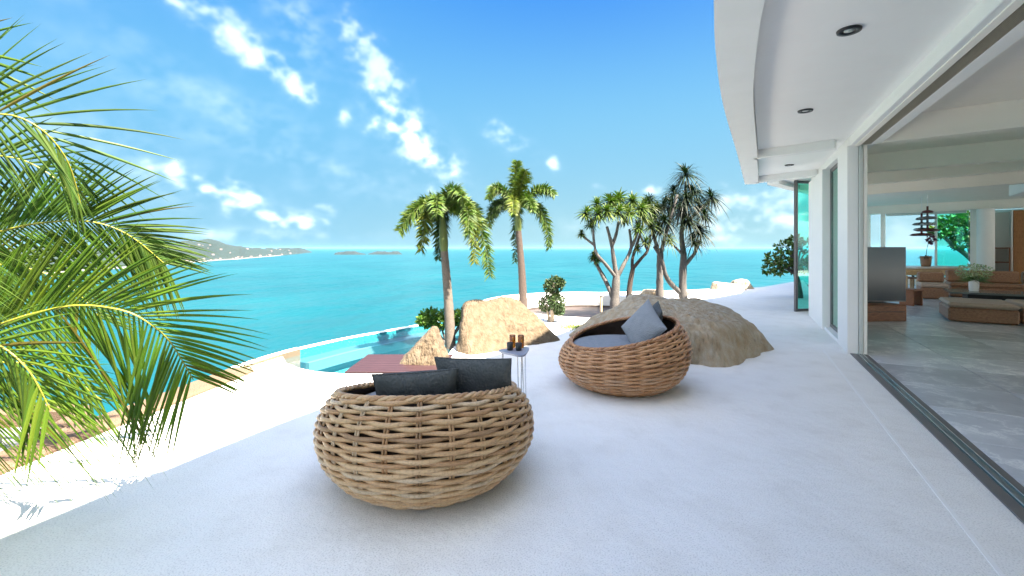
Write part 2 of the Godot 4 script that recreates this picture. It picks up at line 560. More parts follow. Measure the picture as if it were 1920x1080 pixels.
# ------------------------------------------------------------------ sky
func make_sky() -> PanoramaSkyMaterial:
	var w := 2048
	var h := 1024
	var data := PackedFloat32Array()
	data.resize(w * h * 3)
	var n1 := noise(101, 1.0, 6)
	var n2 := noise(102, 1.0, 4)
	var sun := SUN.normalized()
	# clouds: azimuth, elevation, half width, half height (degrees), tilt (degrees, down to the right), density, raggedness
	var clouds := [
		[-12.28, 13.14, 6.4, 2.4, 48.0, 1.5, 1.0], [-14.64, 14.49, 2.2, 1.6, 10.0, 1.2, 1.0], [-9.68, 10.83, 3.6, 1.6, 50.0, 1.2, 1.0], [-8.56, 7.95, 2.6, 1.2, 20.0, 0.7, 1.2], [-7.37, 11.03, 0.8, 0.8, 0.0, 1.0, 1.0],
		[-16.39, 20.43, 4.4, 2.3, 62.0, 0.75, 1.6], [-15.14, 18.81, 2.2, 1.6, 40.0, 0.6, 1.6],
		[-28.94, 19.97, 5.0, 1.3, 28.0, 0.85, 1.5], [-26.02, 18.96, 3.2, 1.1, 62.0, 0.9, 1.4], [-32.19, 20.72, 1.8, 0.6, 55.0, 0.6, 1.5], [-31.46, 22.86, 2.6, 0.8, 60.0, 0.5, 1.6],
		[-34.54, 23.89, 4.2, 0.9, 18.0, 0.75, 1.4], [-36.54, 23.50, 1.6, 0.6, 20.0, 0.8, 1.4], [-25.48, 24.04, 5.5, 3.2, 65.0, 0.42, 2.0],
		[-20.45, 15.11, 0.95, 0.95, 0.0, 1.1, 0.8], [-0.34, 13.43, 2.8, 1.2, 35.0, 1.0, 1.2], [1.68, 11.95, 1.5, 0.8, 40.0, 0.6, 1.4], [5.18, 10.55, 0.9, 0.7, 45.0, 0.9, 1.0],
		[-36.76, 7.68, 1.5, 1.0, 0.0, 1.3, 0.9], [-34.08, 6.28, 5.2, 1.1, 16.0, 1.2, 1.2], [-31.21, 6.49, 2.4, 1.1, 25.0, 1.2, 1.0], [-29.45, 5.44, 1.6, 0.8, 35.0, 1.1, 1.0],
		[-26.83, 3.18, 5.0, 0.9, 8.0, 1.0, 1.4], [-22.67, 4.84, 1.2, 0.7, 10.0, 0.7, 1.2], [-25.20, 4.26, 5.0, 0.6, 5.0, 0.35, 1.4], [-29.45, 1.47, 12.0, 1.0, 0.0, 0.4, 1.8],
		[28.42, 3.55, 5.6, 2.4, -5.0, 0.75, 1.5], [30.96, 4.61, 3.6, 1.5, 0.0, 0.7, 1.4], [17.13, 6.99, 1.1, 0.7, 0.0, 1.0, 1.0], [11.31, 7.56, 1.0, 0.6, 0.0, 0.5, 1.2], [12.60, 2.63, 10.0, 1.4, 0.0, 0.3, 1.8], [42.54, 1.74, 8.0, 2.6, 0.0, 0.35, 1.6],
		[-32.91, 14.67, 15.0, 3.0, 14.0, 0.22, 2.0], [-25.20, 9.96, 17.0, 1.6, 10.0, 0.24, 2.0], [-40.66, 8.38, 12.0, 3.5, 25.0, 0.3, 2.0], [-17.01, 6.74, 16.0, 1.6, 4.0, 0.16, 2.0], [-37.83, 17.78, 14.0, 2.5, 30.0, 0.14, 2.0],
	]
	for c in clouds:
		var tilt := deg_to_rad(c[4])
		c.append(cos(tilt))
		c.append(sin(tilt))
	for y in h:
		var el := 90.0 - (y + 0.5) / h * 180.0
		var se := sin(deg_to_rad(el))
		var ce := cos(deg_to_rad(el))
		if el < -0.5:
			for x in w:
				var i := (y * w + x) * 3
				data[i] = 0.018
				data[i + 1] = 0.1
				data[i + 2] = 0.145
			continue
		# clear air: deep azure above, pale towards the horizon
		var k := clampf(1.0 - se, 0.0, 1.0)
		var low := pow(k, 4.2)
		var base := SKY_TOP.lerp(SKY_MID, smoothstep(0.42, 0.78, k)).lerp(SKY_LOW, low)
		for x in w:
			var az := wrapf((x + 0.5) / w * 360.0, -180.0, 180.0)   # the picture begins at -z and runs towards +x
			var d := Vector3(sin(deg_to_rad(az)) * ce, se, -cos(deg_to_rad(az)) * ce)
			# the air is paler and brighter round the sun, as haze scatters light forwards
			var cs := d.dot(sun)
			var glow := pow(maxf(cs * 0.5 + 0.5, 0.0), 10.0)
			var col := base.lerp(SKY_HAZE, 0.55 * glow) * (1.0 + 0.9 * glow)
			var left := smoothstep(15.0, -45.0, az) * smoothstep(70.0, 20.0, absf(az)) * smoothstep(50.0, 25.0, el)
			col = col.lerp(SKY_MID, 0.5 * left)
			var cover := 0.0
			var shade := 0.0
			if absf(az) < 56.0 and el < 46.0:
				for c in clouds:
					var u: float = (az - c[0]) * ce
					var v: float = c[1] - el
					var a: float = (u * c[7] + v * c[8]) / c[2]
					var b: float = (v * c[7] - u * c[8]) / c[3]
					var q := a * a + b * b
					if q < 9.0:
						var rag: float = c[6]
						# streaks run along the cloud; loose ones fray more
						var f := n1.get_noise_3d(d.x * 9.0, d.y * 13.0, d.z * 9.0) * 1.3 + n1.get_noise_3d(d.x * 26.0 + 5.0, d.y * 36.0, d.z * 26.0) * 0.9
						var den: float = smoothstep(-0.35, 1.5, 1.0 - sqrt(q) * 0.9 + f * rag * 0.85) * c[5]
						if rag > 1.75:
							den = exp(-q * 1.6) * (0.55 + 0.9 * f) * c[5]
						cover = maxf(cover, 0.27 * pow(clampf(den, 0.0, 1.0), 2.0) + (0.1 * den if rag > 1.75 else 0.0))
						cover = minf(cover + 0.028 * exp(-q * 0.75) * maxf(0.0, 0.55 + f) * c[5], 0.6)
						shade = maxf(shade, b * 0.5 * minf(den, 1.0))
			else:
				# out of view: far denser, brighter cloud, added to lift light in the shade
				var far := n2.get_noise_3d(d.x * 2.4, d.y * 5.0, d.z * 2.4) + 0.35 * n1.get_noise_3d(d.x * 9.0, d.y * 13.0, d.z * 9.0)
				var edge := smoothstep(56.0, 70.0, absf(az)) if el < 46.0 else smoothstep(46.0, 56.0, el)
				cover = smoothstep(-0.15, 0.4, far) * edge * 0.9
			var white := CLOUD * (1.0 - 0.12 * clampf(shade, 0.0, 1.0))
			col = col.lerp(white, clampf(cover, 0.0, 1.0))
			var i := (y * w + x) * 3
			data[i] = col.r
			data[i + 1] = col.g
			data[i + 2] = col.b
	var im := Image.create_from_data(w, h, false, Image.FORMAT_RGBF, data.to_byte_array())
	var sky := PanoramaSkyMaterial.new()
	sky.panorama = ImageTexture.create_from_image(im)
	return sky


# ------------------------------------------------------------------ land and water
const SKY_TOP := Color(0.0036, 0.0379, 0.1330)
const SKY_MID := Color(0.0223, 0.0789, 0.1378)
const SKY_LOW := Color(0.0694, 0.1112, 0.1163)
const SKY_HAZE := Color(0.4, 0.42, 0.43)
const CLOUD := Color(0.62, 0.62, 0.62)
const PIT := Vector2(2.2, -12.0)


func make_sea() -> void:
	var st := begin()
	st.set_smooth_group(-1)
	var radii := [0.0, 60.0, 150.0, 400.0, 1000.0, 2500.0, 6000.0, 14000.0, 40000.0]
	for i in radii.size() - 1:
		for j in 48:
			var a := TAU * j / 48
			var b := TAU * (j + 1) / 48
			var p := Vector3(cos(a), 0, sin(a))
			var q := Vector3(cos(b), 0, sin(b))
			quad(st, p * radii[i], q * radii[i], q * radii[i + 1], p * radii[i + 1], Vector3.UP)
	var sea := struct("sea_water", done(st), m.sea, "turquoise sea reaching to the horizon")
	sea.position.y = SEA_LEVEL
	# the hillside that carries the terrace
	st = begin()
	st.set_smooth_group(1)
	var bumps := noise(70, 0.09, 4)
	var edge := [Vector2(-7.4, 9), Vector2(-5.6, 3.4), Vector2(-4.2, 0.4), Vector2(-3.9, -3.2), Vector2(-3.8, -4.6), Vector2(-3.65, -5.8), Vector2(-3.5, -6.8), Vector2(-2.2, -9.2), Vector2(-1.2, -10.7), Vector2(-1.1, -12.5), Vector2(-0.4, -14.3), Vector2(1.2, -15.4), Vector2(5, -16.2), Vector2(9.5, -17.8), Vector2(14, -22.5), Vector2(20, -22), Vector2(28, -12)]
	var rows := []
	for i in edge.size():
		var p: Vector2 = edge[i]
		var t: Vector2 = (edge[mini(i + 1, edge.size() - 1)] - edge[maxi(i - 1, 0)]).normalized()
		var out := Vector2(t.y, -t.x)
		var row := PackedVector3Array()
		for k in 15:
			var f := float(k) / 14.0
			var d := 62.0 * f
			var q := p + out * d
			var b := bumps.get_noise_2d(q.x, q.y) * 2.0 * minf(f * 6.0, 1.0)
			row.append(Vector3(q.x + b, -0.34 - d * 1.02 + b * 0.6, q.y))
		rows.append(row)
	for i in rows.size() - 1:
		for k in 14:
			quad(st, rows[i][k], rows[i + 1][k], rows[i + 1][k + 1], rows[i][k + 1], Vector3.UP)
	struct("hillside", done(st), m.hill)


func make_headland() -> void:
	# (bearing in degrees, metres to its shore, height of the ridge)
	var prof := [[-48.0, 1500.0, 60.0], [-42.0, 1750.0, 66.0], [-39.3, 1900.0, 70.0], [-36.8, 2150.0, 82.0], [-35.9, 2260.0, 93.0], [-34.8, 2400.0, 100.0], [-34.1, 2500.0, 109.0], [-33.85, 2560.0, 114.0], [-33.4, 2640.0, 111.0], [-32.9, 2720.0, 100.0], [-32.0, 2820.0, 84.0], [-31.0, 2920.0, 69.0], [-30.5, 3100.0, 62.0], [-29.4, 3350.0, 59.0], [-27.9, 3800.0, 57.0], [-26.6, 4300.0, 60.0], [-25.4, 5000.0, 63.0], [-24.8, 5600.0, 58.0], [-24.2, 6300.0, 24.0], [-23.8, 6900.0, 2.0]]
	var st := begin()
	st.set_smooth_group(1)
	var bumps := noise(71, 0.004, 5)
	var at := func(b: float) -> Array:
		for i in prof.size() - 1:
			if b <= prof[i + 1][0]:
				var f: float = (b - prof[i][0]) / (prof[i + 1][0] - prof[i][0])
				f = clampf(f, 0.0, 1.0)
				return [lerpf(prof[i][1], prof[i + 1][1], f), lerpf(prof[i][2], prof[i + 1][2], f)]
		return [prof[-1][1], prof[-1][2]]
	var ground := func(b: float, r: float) -> Vector3:
		# r from 0 at the shore to 1 behind the ridge
		var e: Array = at.call(b)
		var d: float = e[0] + 900.0 * r
		var x := sin(deg_to_rad(b)) * d
		var z := -cos(deg_to_rad(b)) * d
		var y: float = e[1] * (smoothstep(0.0, 0.62, r) if r < 0.62 else 1.0 - 0.8 * smoothstep(0.62, 1.0, r))
		y += bumps.get_noise_2d(x, z) * 14.0 * minf(r * 5.0, 1.0) * clampf(y / 40.0, 0.0, 1.0)
		return Vector3(x, SEA_LEVEL - 0.6 + y + minf(r * 30.0, 2.5), z)
	var nb := 130
	var nr := 22
	var rows := []
	for i in nb + 1:
		var row := PackedVector3Array()
		for k in nr + 1:
			row.append(ground.call(lerpf(-48.0, -23.8, float(i) / nb), pow(float(k) / nr, 1.3)))
		rows.append(row)
	for i in nb:
		for k in nr:
			quad(st, rows[i][k], rows[i + 1][k], rows[i + 1][k + 1], rows[i][k + 1], Vector3.UP)
	struct("headland_hill", done(st), m.hill, "wooded headland with a cone shaped hill across the bay")
	# beach at its foot
	st = begin()
	st.set_smooth_group(-1)
	for i in 80:
		var a: float = lerpf(-46.0, -27.0, i / 80.0)
		var b: float = lerpf(-46.0, -27.0, (i + 1) / 80.0)
		var l := []
		for bb in [a, b]:
			var d: float = at.call(bb)[0]
			l.append([Vector3(sin(deg_to_rad(bb)) * (d - 38.0), SEA_LEVEL + 0.3, -cos(deg_to_rad(bb)) * (d - 38.0)), Vector3(sin(deg_to_rad(bb)) * (d + 25.0), SEA_LEVEL + 3.2, -cos(deg_to_rad(bb)) * (d + 25.0))])
		quad(st, l[0][0], l[1][0], l[1][1], l[0][1], Vector3.UP)
	struct("beach", done(st), m.sand)
	# houses: one built, the rest copied
	rng.seed = 11
	var first: Node3D = null
	for i in 46:
		var b := rng.randf_range(-37.2, -26.0)
		var shore := i % 3 != 0
		var r := rng.randf_range(0.02, 0.12) if shore else rng.randf_range(0.16, 0.45)
		var p: Vector3 = ground.call(b, r)
		var k: float = at.call(b)[0] / 2600.0
		if first == null:
			first = thing("seaside_house", "tiny pale house among the trees of the far headland", "house", Vector3.ZERO, 0.0, "houses on the far headland")
			var s := begin()
			box(s, Vector3(0, 3, 0), Vector3(17, 8, 11))
			part("wall", done(s), plain(Color(0.14, 0.135, 0.135), 0.9), first)
			s = begin()
			s.set_smooth_group(-1)
			for e in [-1.0, 1.0]:
				quad(s, Vector3(-9.2, 6.9, 6.2 * e), Vector3(9.2, 6.9, 6.2 * e), Vector3(7.0, 9.8, 0), Vector3(-7.0, 9.8, 0), Vector3(0, 1, e))
				tri(s, Vector3(9.2 * e, 6.9, -6.2), Vector3(9.2 * e, 6.9, 6.2), Vector3(7.0 * e, 9.8, 0), Vector3(e, 1, 0))
			part("roof", done(s), plain(Color(0.2, 0.14, 0.12), 0.9), first)
		var o: Node3D = first if i == 0 else copy(first, first.get_meta("label"), Vector3.ZERO, 0.0)
		o.position = p
		o.rotation.y = rng.randf() * TAU
		o.scale = Vector3.ONE * rng.randf_range(0.4, 0.85) * lerpf(1.0, k, 0.6)
	# two low islands near the horizon
	for isl in [[Vector3(-1515, -60, -4250), 150.0, 33.0, 80, "low dark wooded island on the horizon, left of a pair"], [Vector3(-1218, -59.912, -4350), 165.0, 36.0, 81, "low dark wooded island on the horizon, right of a pair"]]:
		st = begin()
		st.set_smooth_group(1)
		var nz := noise(isl[3], 0.02, 4)
		var g := []
		for i in 41:
			var row := PackedVector3Array()
			for k in 13:
				var u := i / 20.0 - 1.0
				var v := k / 6.0 - 1.0
				var f := maxf(0.0, 1.0 - u * u - v * v)
				var y: float = pow(f, 0.55) * isl[2] * (0.55 + 0.75 * clampf(nz.get_noise_2d(u * 60.0 + 9.0, v * 20.0) + 0.4, 0.0, 1.0)) * (1.0 - 0.3 * u * (1.0 if isl[3] == 80 else -1.0))
				row.append(Vector3(u * isl[1], y - 0.6, v * 70.0))
			g.append(row)
		for i in 40:
			for k in 12:
				quad(st, g[i][k], g[i + 1][k], g[i + 1][k + 1], g[i][k + 1], Vector3.UP)
		var o := struct("island_hill", done(st), m.island, isl[4])
		o.position = Vector3(isl[0].x, SEA_LEVEL, isl[0].z)


# ------------------------------------------------------------------ terrace and pool
func make_terrace() -> void:
	var pool := PackedVector2Array([Vector2(-3.18, -6.28), Vector2(-2.95, -5.92), Vector2(-2.67, -5.67), Vector2(-2.38, -5.5), Vector2(-2.03, -5.42), Vector2(-0.95, -5.42), Vector2(-0.9, -6.3), Vector2(-0.85, -8.2), Vector2(-0.95, -10.2), Vector2(-1.82, -8.84), Vector2(-2.74, -7.62), Vector2(-3.22, -6.72)])
	var outline := PackedVector2Array([Vector2(-7.0, 8), Vector2(-5.2, 3.2), Vector2(-3.95, 0.6), Vector2(-3.78, 0), Vector2(-3.65, -3.2), Vector2(-3.54, -4.15), Vector2(-3.44, -5.2), Vector2(-3.38, -5.7), Vector2(-3.3, -6.2)])  # widened behind the camera, unseen, to bounce more sun into the shade
	outline.append_array(PackedVector2Array([Vector2(-3.25, -6.74), Vector2(-1.85, -8.9), Vector2(-0.98, -10.3)]))
	for i in 19:
		outline.append(PIT + Vector2.from_angle(deg_to_rad(180.0 + 25.0 - i * -4.4)) * 3.1 if false else PIT + Vector2.from_angle(deg_to_rad(152.0 + i * 5.6)) * 3.1)
	outline.append_array(PackedVector2Array([Vector2(5.2, -15.9), Vector2(9.6, -17.4), Vector2(13.6, -21.2), Vector2(7.0, -9.9), Vector2(6.64, -9.9), Vector2(-0.31, 3.6), Vector2(-2.6, 8)]))
	var cut := pool.duplicate()
	cut.resize(8)
	cut.append_array(PackedVector2Array([Vector2(-0.95, -10.9), Vector2(-1.9, -10.4), Vector2(-3.9, -7.3), Vector2(-3.5, -6.45)]))
	var pieces := Geometry2D.clip_polygons(outline, cut)
	var pit := circle(PIT, 2.3, 64)
	var st := begin()
	for piece in pieces:
		if Geometry2D.is_polygon_clockwise(piece):
			continue
		for half in [PackedVector2Array([Vector2(-20, 20), Vector2(PIT.x, 20), Vector2(PIT.x, -40), Vector2(-20, -40)]), PackedVector2Array([Vector2(PIT.x, 20), Vector2(40, 20), Vector2(40, -40), Vector2(PIT.x, -40)])]:
			for q in Geometry2D.intersect_polygons(piece, half):
				for r in Geometry2D.clip_polygons(q, pit):
					slab(st, r, 0.0, 0.3, PIT.x)
	struct("terrace_floor", done(st), m.terrace, "smooth white concrete terrace")
	# joint line beside the door track
	st = begin()
	box(st, face_point(1.8, -0.3, 0.002), Vector3(0.022, 0.004, 11.0), Basis(Vector3.UP, atan2(-INTO.z, INTO.x)))
	struct("terrace_joint", done(st), m.white)
	# kerb along the outer edge, and the low wall that ends beside the pool
	var k := thing("stone_kerb", "tan pebble kerb along the outer edge of the white terrace, under the palm", "kerb")
	st = begin()
	wall_along(st, smooth_line(PackedVector2Array([Vector2(-7.02, 8), Vector2(-5.22, 3.2), Vector2(-3.97, 0.6), Vector2(-3.8, 0), Vector2(-3.66, -3.2), Vector2(-3.55, -4.15), Vector2(-3.46, -5.0), Vector2(-3.42, -5.5)])), 0.02, 0.3, 0.05, -0.35, 0.03)
	part("coping", done(st), m.pebble, k)
	var w := thing("low_wall", "low cream wall end with a tan face beside the pool corner", "wall")
	st = begin()
	wall_along(st, smooth_line(PackedVector2Array([Vector2(-3.42, -5.505), Vector2(-3.34, -5.9), Vector2(-3.24, -6.3), Vector2(-3.13, -6.58)])), 0.0, 0.075, 0.04, -0.35, 0.0)
	part("wall_body", done(st), plain(Color(0.13, 0.1, 0.066), 0.85), w)
	st = begin()
	wall_along(st, smooth_line(PackedVector2Array([Vector2(-3.42, -5.505), Vector2(-3.34, -5.9), Vector2(-3.24, -6.3), Vector2(-3.13, -6.59)])), 0.01, 0.075, 0.055, 0.04, 0.005)
	part("coping", done(st), m.cream, w)
	# lower landing with a curved kerb of its own, outside the terrace edge
	st = begin()
	slab(st, PackedVector2Array([Vector2(-5.6, -2.0), Vector2(-3.9, -2.0), Vector2(-3.82, -3.9), Vector2(-4.1, -4.25), Vector2(-4.6, -4.2), Vector2(-5.6, -3.9)]), -0.16, 0.25)
	struct("lower_path", done(st), m.slab_grey, "grey paved landing below the terrace kerb")
	var k2 := thing("stone_kerb", "curved tan pebble kerb of the landing below the terrace, at the left edge", "kerb")
	st = begin()
	wall_along(st, smooth_line(PackedVector2Array([Vector2(-5.6, -4.0), Vector2(-4.9, -4.25), Vector2(-4.45, -4.38), Vector2(-4.12, -4.34), Vector2(-3.95, -4.1), Vector2(-3.9, -3.7)])), 0.09, 0.09, -0.02, -0.5, 0.03)
	part("coping", done(st), m.pebble, k2)
	var st3 := thing("stone_step", "grey stone step on the landing below the terrace kerb", "step", Vector3(-4.75, -0.16, -3.55), 0.25)
	box_part("tread", Vector3(0, 0.05, 0), Vector3(1.0, 0.1, 0.34), m.slab_grey, st3, 0.0, 0.012)
	# pool
	var p := thing("swimming_pool", "curved infinity pool with bright turquoise mosaic at the terrace edge", "pool")
	st = begin()
	st.set_smooth_group(-1)
	slab(st, pool, -0.95, 0.05)
	part("pool_floor", done(st), m.pool_tile, p)
	st = begin()
	st.set_smooth_group(-1)
	for i in pool.size():
		var a := pool[i]
		var b := pool[(i + 1) % pool.size()]
		quad(st, Vector3(a.x, -0.02, a.y), Vector3(b.x, -0.02, b.y), Vector3(b.x, -1.0, b.y), Vector3(a.x, -1.0, a.y), Vector3(PIT.x - 4.0 - a.x, 0, -7.0 - a.y))
	part("pool_wall", done(st), m.pool_tile, p)
	var rim := smooth_line(PackedVector2Array([Vector2(-3.25, -6.68), Vector2(-2.77, -7.6), Vector2(-1.85, -8.85), Vector2(-0.97, -10.22)]))
	st = begin()
	wall_along(st, rim, 0.11, 0.005, -0.015, -1.3, 0.012)
	part("overflow_rim", done(st), m.white, p)
	st = begin()
	wall_along(st, rim, -0.006, 0.3, -0.16, -0.95, 0.0)
	part("ledge", done(st), m.pool_edge, p)
	st = begin()
	wall_along(st, rim, -0.3, 0.37, -0.155, -0.3, 0.0)
	part("ledge_edge", done(st), m.pool_line, p)
	st = begin()
	wall_along(st, rim, -0.37, 0.8, -0.4, -0.95, 0.0)
	part("bench", done(st), m.pool_tile, p)
	st = begin()
	slab(st, Geometry2D.offset_polygon(pool, -0.004)[0], -0.045, 0.002)
	var wst := begin()
	wst.set_smooth_group(-1)
	var ring: PackedVector2Array = Geometry2D.offset_polygon(pool, -0.004)[0]
	var idx := Geometry2D.triangulate_polygon(ring)
	for i in range(0, idx.size(), 3):
		tri(wst, Vector3(ring[idx[i]].x, -0.045, ring[idx[i]].y), Vector3(ring[idx[i + 1]].x, -0.045, ring[idx[i + 1]].y), Vector3(ring[idx[i + 2]].x, -0.045, ring[idx[i + 2]].y), Vector3.UP)
	struct("pool_water", done(wst), m.water, "clear water of the pool")
	# timber deck beside the pool
	var d := thing("timber_deck", "dark red timber deck between the pool and the leaning rock", "deck")
	for i in 8:
		box_part("plank", Vector3(-1.42, 0.0, -5.5 - i * 0.112), Vector3(1.18 + rng.randf() * 0.012, 0.03, 0.105), m.deck, d, 0.0, 0.004)
	box_part("joist", Vector3(-1.42, -0.08, -5.9), Vector3(1.12, 0.1, 0.85), m.deck, d)
	# sunken lounge
	var s := thing("sunken_lounge", "round sunken lounge pit with a pinkish plaster wall in the terrace", "lounge pit")
	st = begin()
	var ringline := circle(PIT, 2.31, 96)
	ringline.append(ringline[0])
	wall_along(st, ringline, 0.04, 0.0, -0.004, -0.75, 0.0)
	part("pit_wall", done(st), m.plaster, s)
	st = begin()
	slab(st, circle(PIT, 2.3, 64), -0.35, 0.1)
	part("pit_floor", done(st), m.pit_floor, s)
	st = begin()
	var arc := PackedVector2Array()
	for i in 40:
		arc.append(PIT + Vector2.from_angle(deg_to_rad(-42.0 + i * 2.6)) * 2.26)
	wall_along(st, arc, 0.0, 0.5, -0.12, -0.5, 0.02)
	part("bench", done(st), m.terrace, s)
	st = begin()
	var par := PackedVector2Array()
	for i in 45:
		par.append(PIT + Vector2.from_angle(deg_to_rad(150.0 + i * 3.2)) * 2.72)
	wall_along(st, par, 0.38, 0.36, 0.035, -0.25, 0.015)
	part("parapet", done(st), m.terrace, s)


# ------------------------------------------------------------------ rocks
func boulder(called: String, label: String, centre: Vector3, planes: Array, material: Material, seed_: int, rough := 0.035, sharp := 14.0) -> void:
	# each plane is [outward normal, distance from the centre]; the rock is their rounded intersection
	var st := begin()
	st.set_smooth_group(1)
	var nz := noise(seed_, 1.6, 5)
	var nu := 96
	var nv := 56
	var g := []
	for k in nv + 1:
		var row := PackedVector3Array()
		var el := PI * (float(k) / nv - 0.5)
		for i in nu + 1:
			var az := TAU * (i % nu) / nu
			var u := Vector3(cos(el) * cos(az), sin(el), cos(el) * sin(az))
			if k == 0 or k == nv:
				u = Vector3(0, -1 if k == 0 else 1, 0)
			var sum := 0.0
			for p in planes:
				sum += pow(maxf((p[0] as Vector3).normalized().dot(u) / p[1], 0.0), sharp)
			var r := pow(maxf(sum, 1e-9), -1.0 / sharp)
			var q := u * r
			var f := nz.get_noise_3dv(q) * 1.0 + absf(nz.get_noise_3dv(q * 3.1 + Vector3.ONE * 7.0)) * -0.45
			row.append(q * (1.0 + f * rough / maxf(r, 0.3) * 1.6))
		g.append(row)
	for k in nv:
		for i in nu:
			quad(st, g[k][i], g[k + 1][i], g[k + 1][i + 1], g[k][i + 1], g[k][i] + g[k + 1][i + 1])
	var o := part(called, done(st), material)
	o.position = centre
	tag(o, label, "rock")


func make_rocks() -> void:
	boulder("boulder", "large sunlit golden boulder behind the side table, beside the palm trunk", Vector3(-0.1, 0, -7.3), [
		[Vector3(0.485, 0.593, 0.644), 0.415], [Vector3(-1, 0.08, -0.05), 0.7], [Vector3(-0.55, 0.5, -0.7), 0.62], [Vector3(0.5, 0.55, -0.65), 0.56], [Vector3(0.9, 0.35, 0.1), 0.86], [Vector3(0, 1, 0), 0.68], [Vector3(-0.7, 0.25, 0.7), 1.02], [Vector3(0, -1, 0), 0.12]], m.rock_tan, 201, 0.05, 13.0)
	boulder("boulder", "small tan wedge shaped rock standing beside the red deck", Vector3(-1.12, 0, -5.98), [
		[Vector3(-0.05, 0.3, 0.94), 0.215], [Vector3(-0.72, 0.68, 0.05), 0.265], [Vector3(0.97, 0.3, 0.1), 0.235], [Vector3(0.1, 0.3, -0.95), 0.3], [Vector3(0, -1, 0), 0.1], [Vector3(0.2, 1, 0), 0.52]], m.rock_tan, 202, 0.035, 12.0)
	boulder("boulder", "huge grey brown boulder behind the far rattan daybed", Vector3(2.5, 0, -7.0), [
		[Vector3(-0.35, 0.28, 0.9), 1.12], [Vector3(0.64, 0.35, 0.69), 1.05], [Vector3(0.12, 0.985, 0.1), 0.6], [Vector3(0.46, 0.87, 0.16), 0.86], [Vector3(0.1, 0.6, 0.79), 1.13], [Vector3(0.85, 0.5, 0.2), 1.22], [Vector3(-0.5, 0.85, 0.05), 0.8], [Vector3(-0.1, 0.3, -0.95), 1.0], [Vector3(-1, 0.1, 0.1), 1.45], [Vector3(0.95, 0.3, -0.2), 1.35], [Vector3(0, -1, 0), 0.15]], m.rock_brown, 203, 0.085, 26.0)
	boulder("flat_rock", "low grey rock on the far terrace beneath the screw pines", Vector3(4.54, 0.043, -14.4), [
		[Vector3(0, 1, 0), 0.13], [Vector3(1, 0.4, 0), 0.35], [Vector3(-1, 0.5, 0), 0.38], [Vector3(0, 0.4, 1), 0.25], [Vector3(0, 0.4, -1), 0.25], [Vector3(0, -1, 0), 0.2]], m.rock_brown, 204, 0.04, 8.0)
	boulder("flat_rock", "small grey rock right of the dark spiky tree", Vector3(5.806, 0.006, -14.6), [
		[Vector3(0, 1, 0), 0.1], [Vector3(1, 0.4, 0), 0.2], [Vector3(-1, 0.5, 0), 0.2], [Vector3(0, 0.4, 1), 0.2], [Vector3(0, 0.4, -1), 0.2], [Vector3(0, -1, 0), 0.15]], m.rock_brown, 205, 0.04, 8.0)
	boulder("flat_rock", "long flat pale rock at the seaward edge, between trees and glass door", Vector3(7.795, 0.034, -16.4), [
		[Vector3(0.1, 1, 0), 0.2], [Vector3(1, 0.5, 0), 0.5], [Vector3(-1, 0.2, 0), 0.5], [Vector3(0, 0.4, 1), 0.3], [Vector3(0, 0.4, -1), 0.3], [Vector3(0, -1, 0), 0.2]], m.rock_brown, 206, 0.04, 9.0)
	boulder("flat_rock", "pale rock half hidden behind the long flat rock", Vector3(8.51, 0.068, -16.9), [
		[Vector3(-0.1, 1, 0), 0.26], [Vector3(1, 0.5, 0), 0.3], [Vector3(-1, 0.4, 0), 0.3], [Vector3(0, 0.4, 1), 0.3], [Vector3(0, 0.4, -1), 0.3], [Vector3(0, -1, 0), 0.2]], m.rock_brown, 207, 0.04, 9.0)


# ------------------------------------------------------------------ rattan daybeds
func pillow_mesh(w: float, h: float, t: float, sag := 0.06) -> ArrayMesh:
	var st := begin()
	st.set_smooth_group(1)
	var n := 18
	for s in [-1.0, 1.0]:
		var g := []
		for i in n + 1:
			var row := PackedVector3Array()
			for k in n + 1:
				var u := sin((i / float(n) - 0.5) * PI)
				var v := sin((k / float(n) - 0.5) * PI)
				var f := pow((1.0 - pow(absf(u), 2.6)) * (1.0 - pow(absf(v), 2.6)), 0.5)
				var x := u * w / 2.0 * (1.0 - sag * (1.0 - v * v))
				var y := v * h / 2.0 * (1.0 - sag * (1.0 - u * u))
				var wr := 0.006 * sin(u * 9.0 + v * 3.0) * sin(v * 7.0 - u * 2.0) * f
				row.append(Vector3(x, y, s * (t / 2.0 * f + wr)))
			g.append(row)
		for i in n:
			for k in n:
				quad(st, g[i][k], g[i + 1][k], g[i + 1][k + 1], g[i][k + 1], Vector3(0, 0, s))
	return done(st)


const POD_R := 0.685
const RIBS := 24
var pod_lift := 0.565   # the far basket stands a little higher at its back


func pod_profile(t: float, a: float) -> Vector2:
	# (radius, height) at t from foot 0 to rim 1, at the angle a; the back, at +z, is higher
	var top := pod_lift + (0.115 + (pod_lift - 0.565)) * cos(a)
	var th := lerpf(-63.0, 40.0, t)
	var r := POD_R * pow(cos(deg_to_rad(th)), 0.72)
	var lo := sin(deg_to_rad(-63.0))
	return Vector2(r, top * (sin(deg_to_rad(th)) - lo) / (sin(deg_to_rad(40.0)) - lo))


func pod_point(t: float, a: float, out := 0.0) -> Vector3:
	var p := pod_profile(t, a)
	return Vector3(sin(a) * (p.x + out), p.y, cos(a) * (p.x + out))


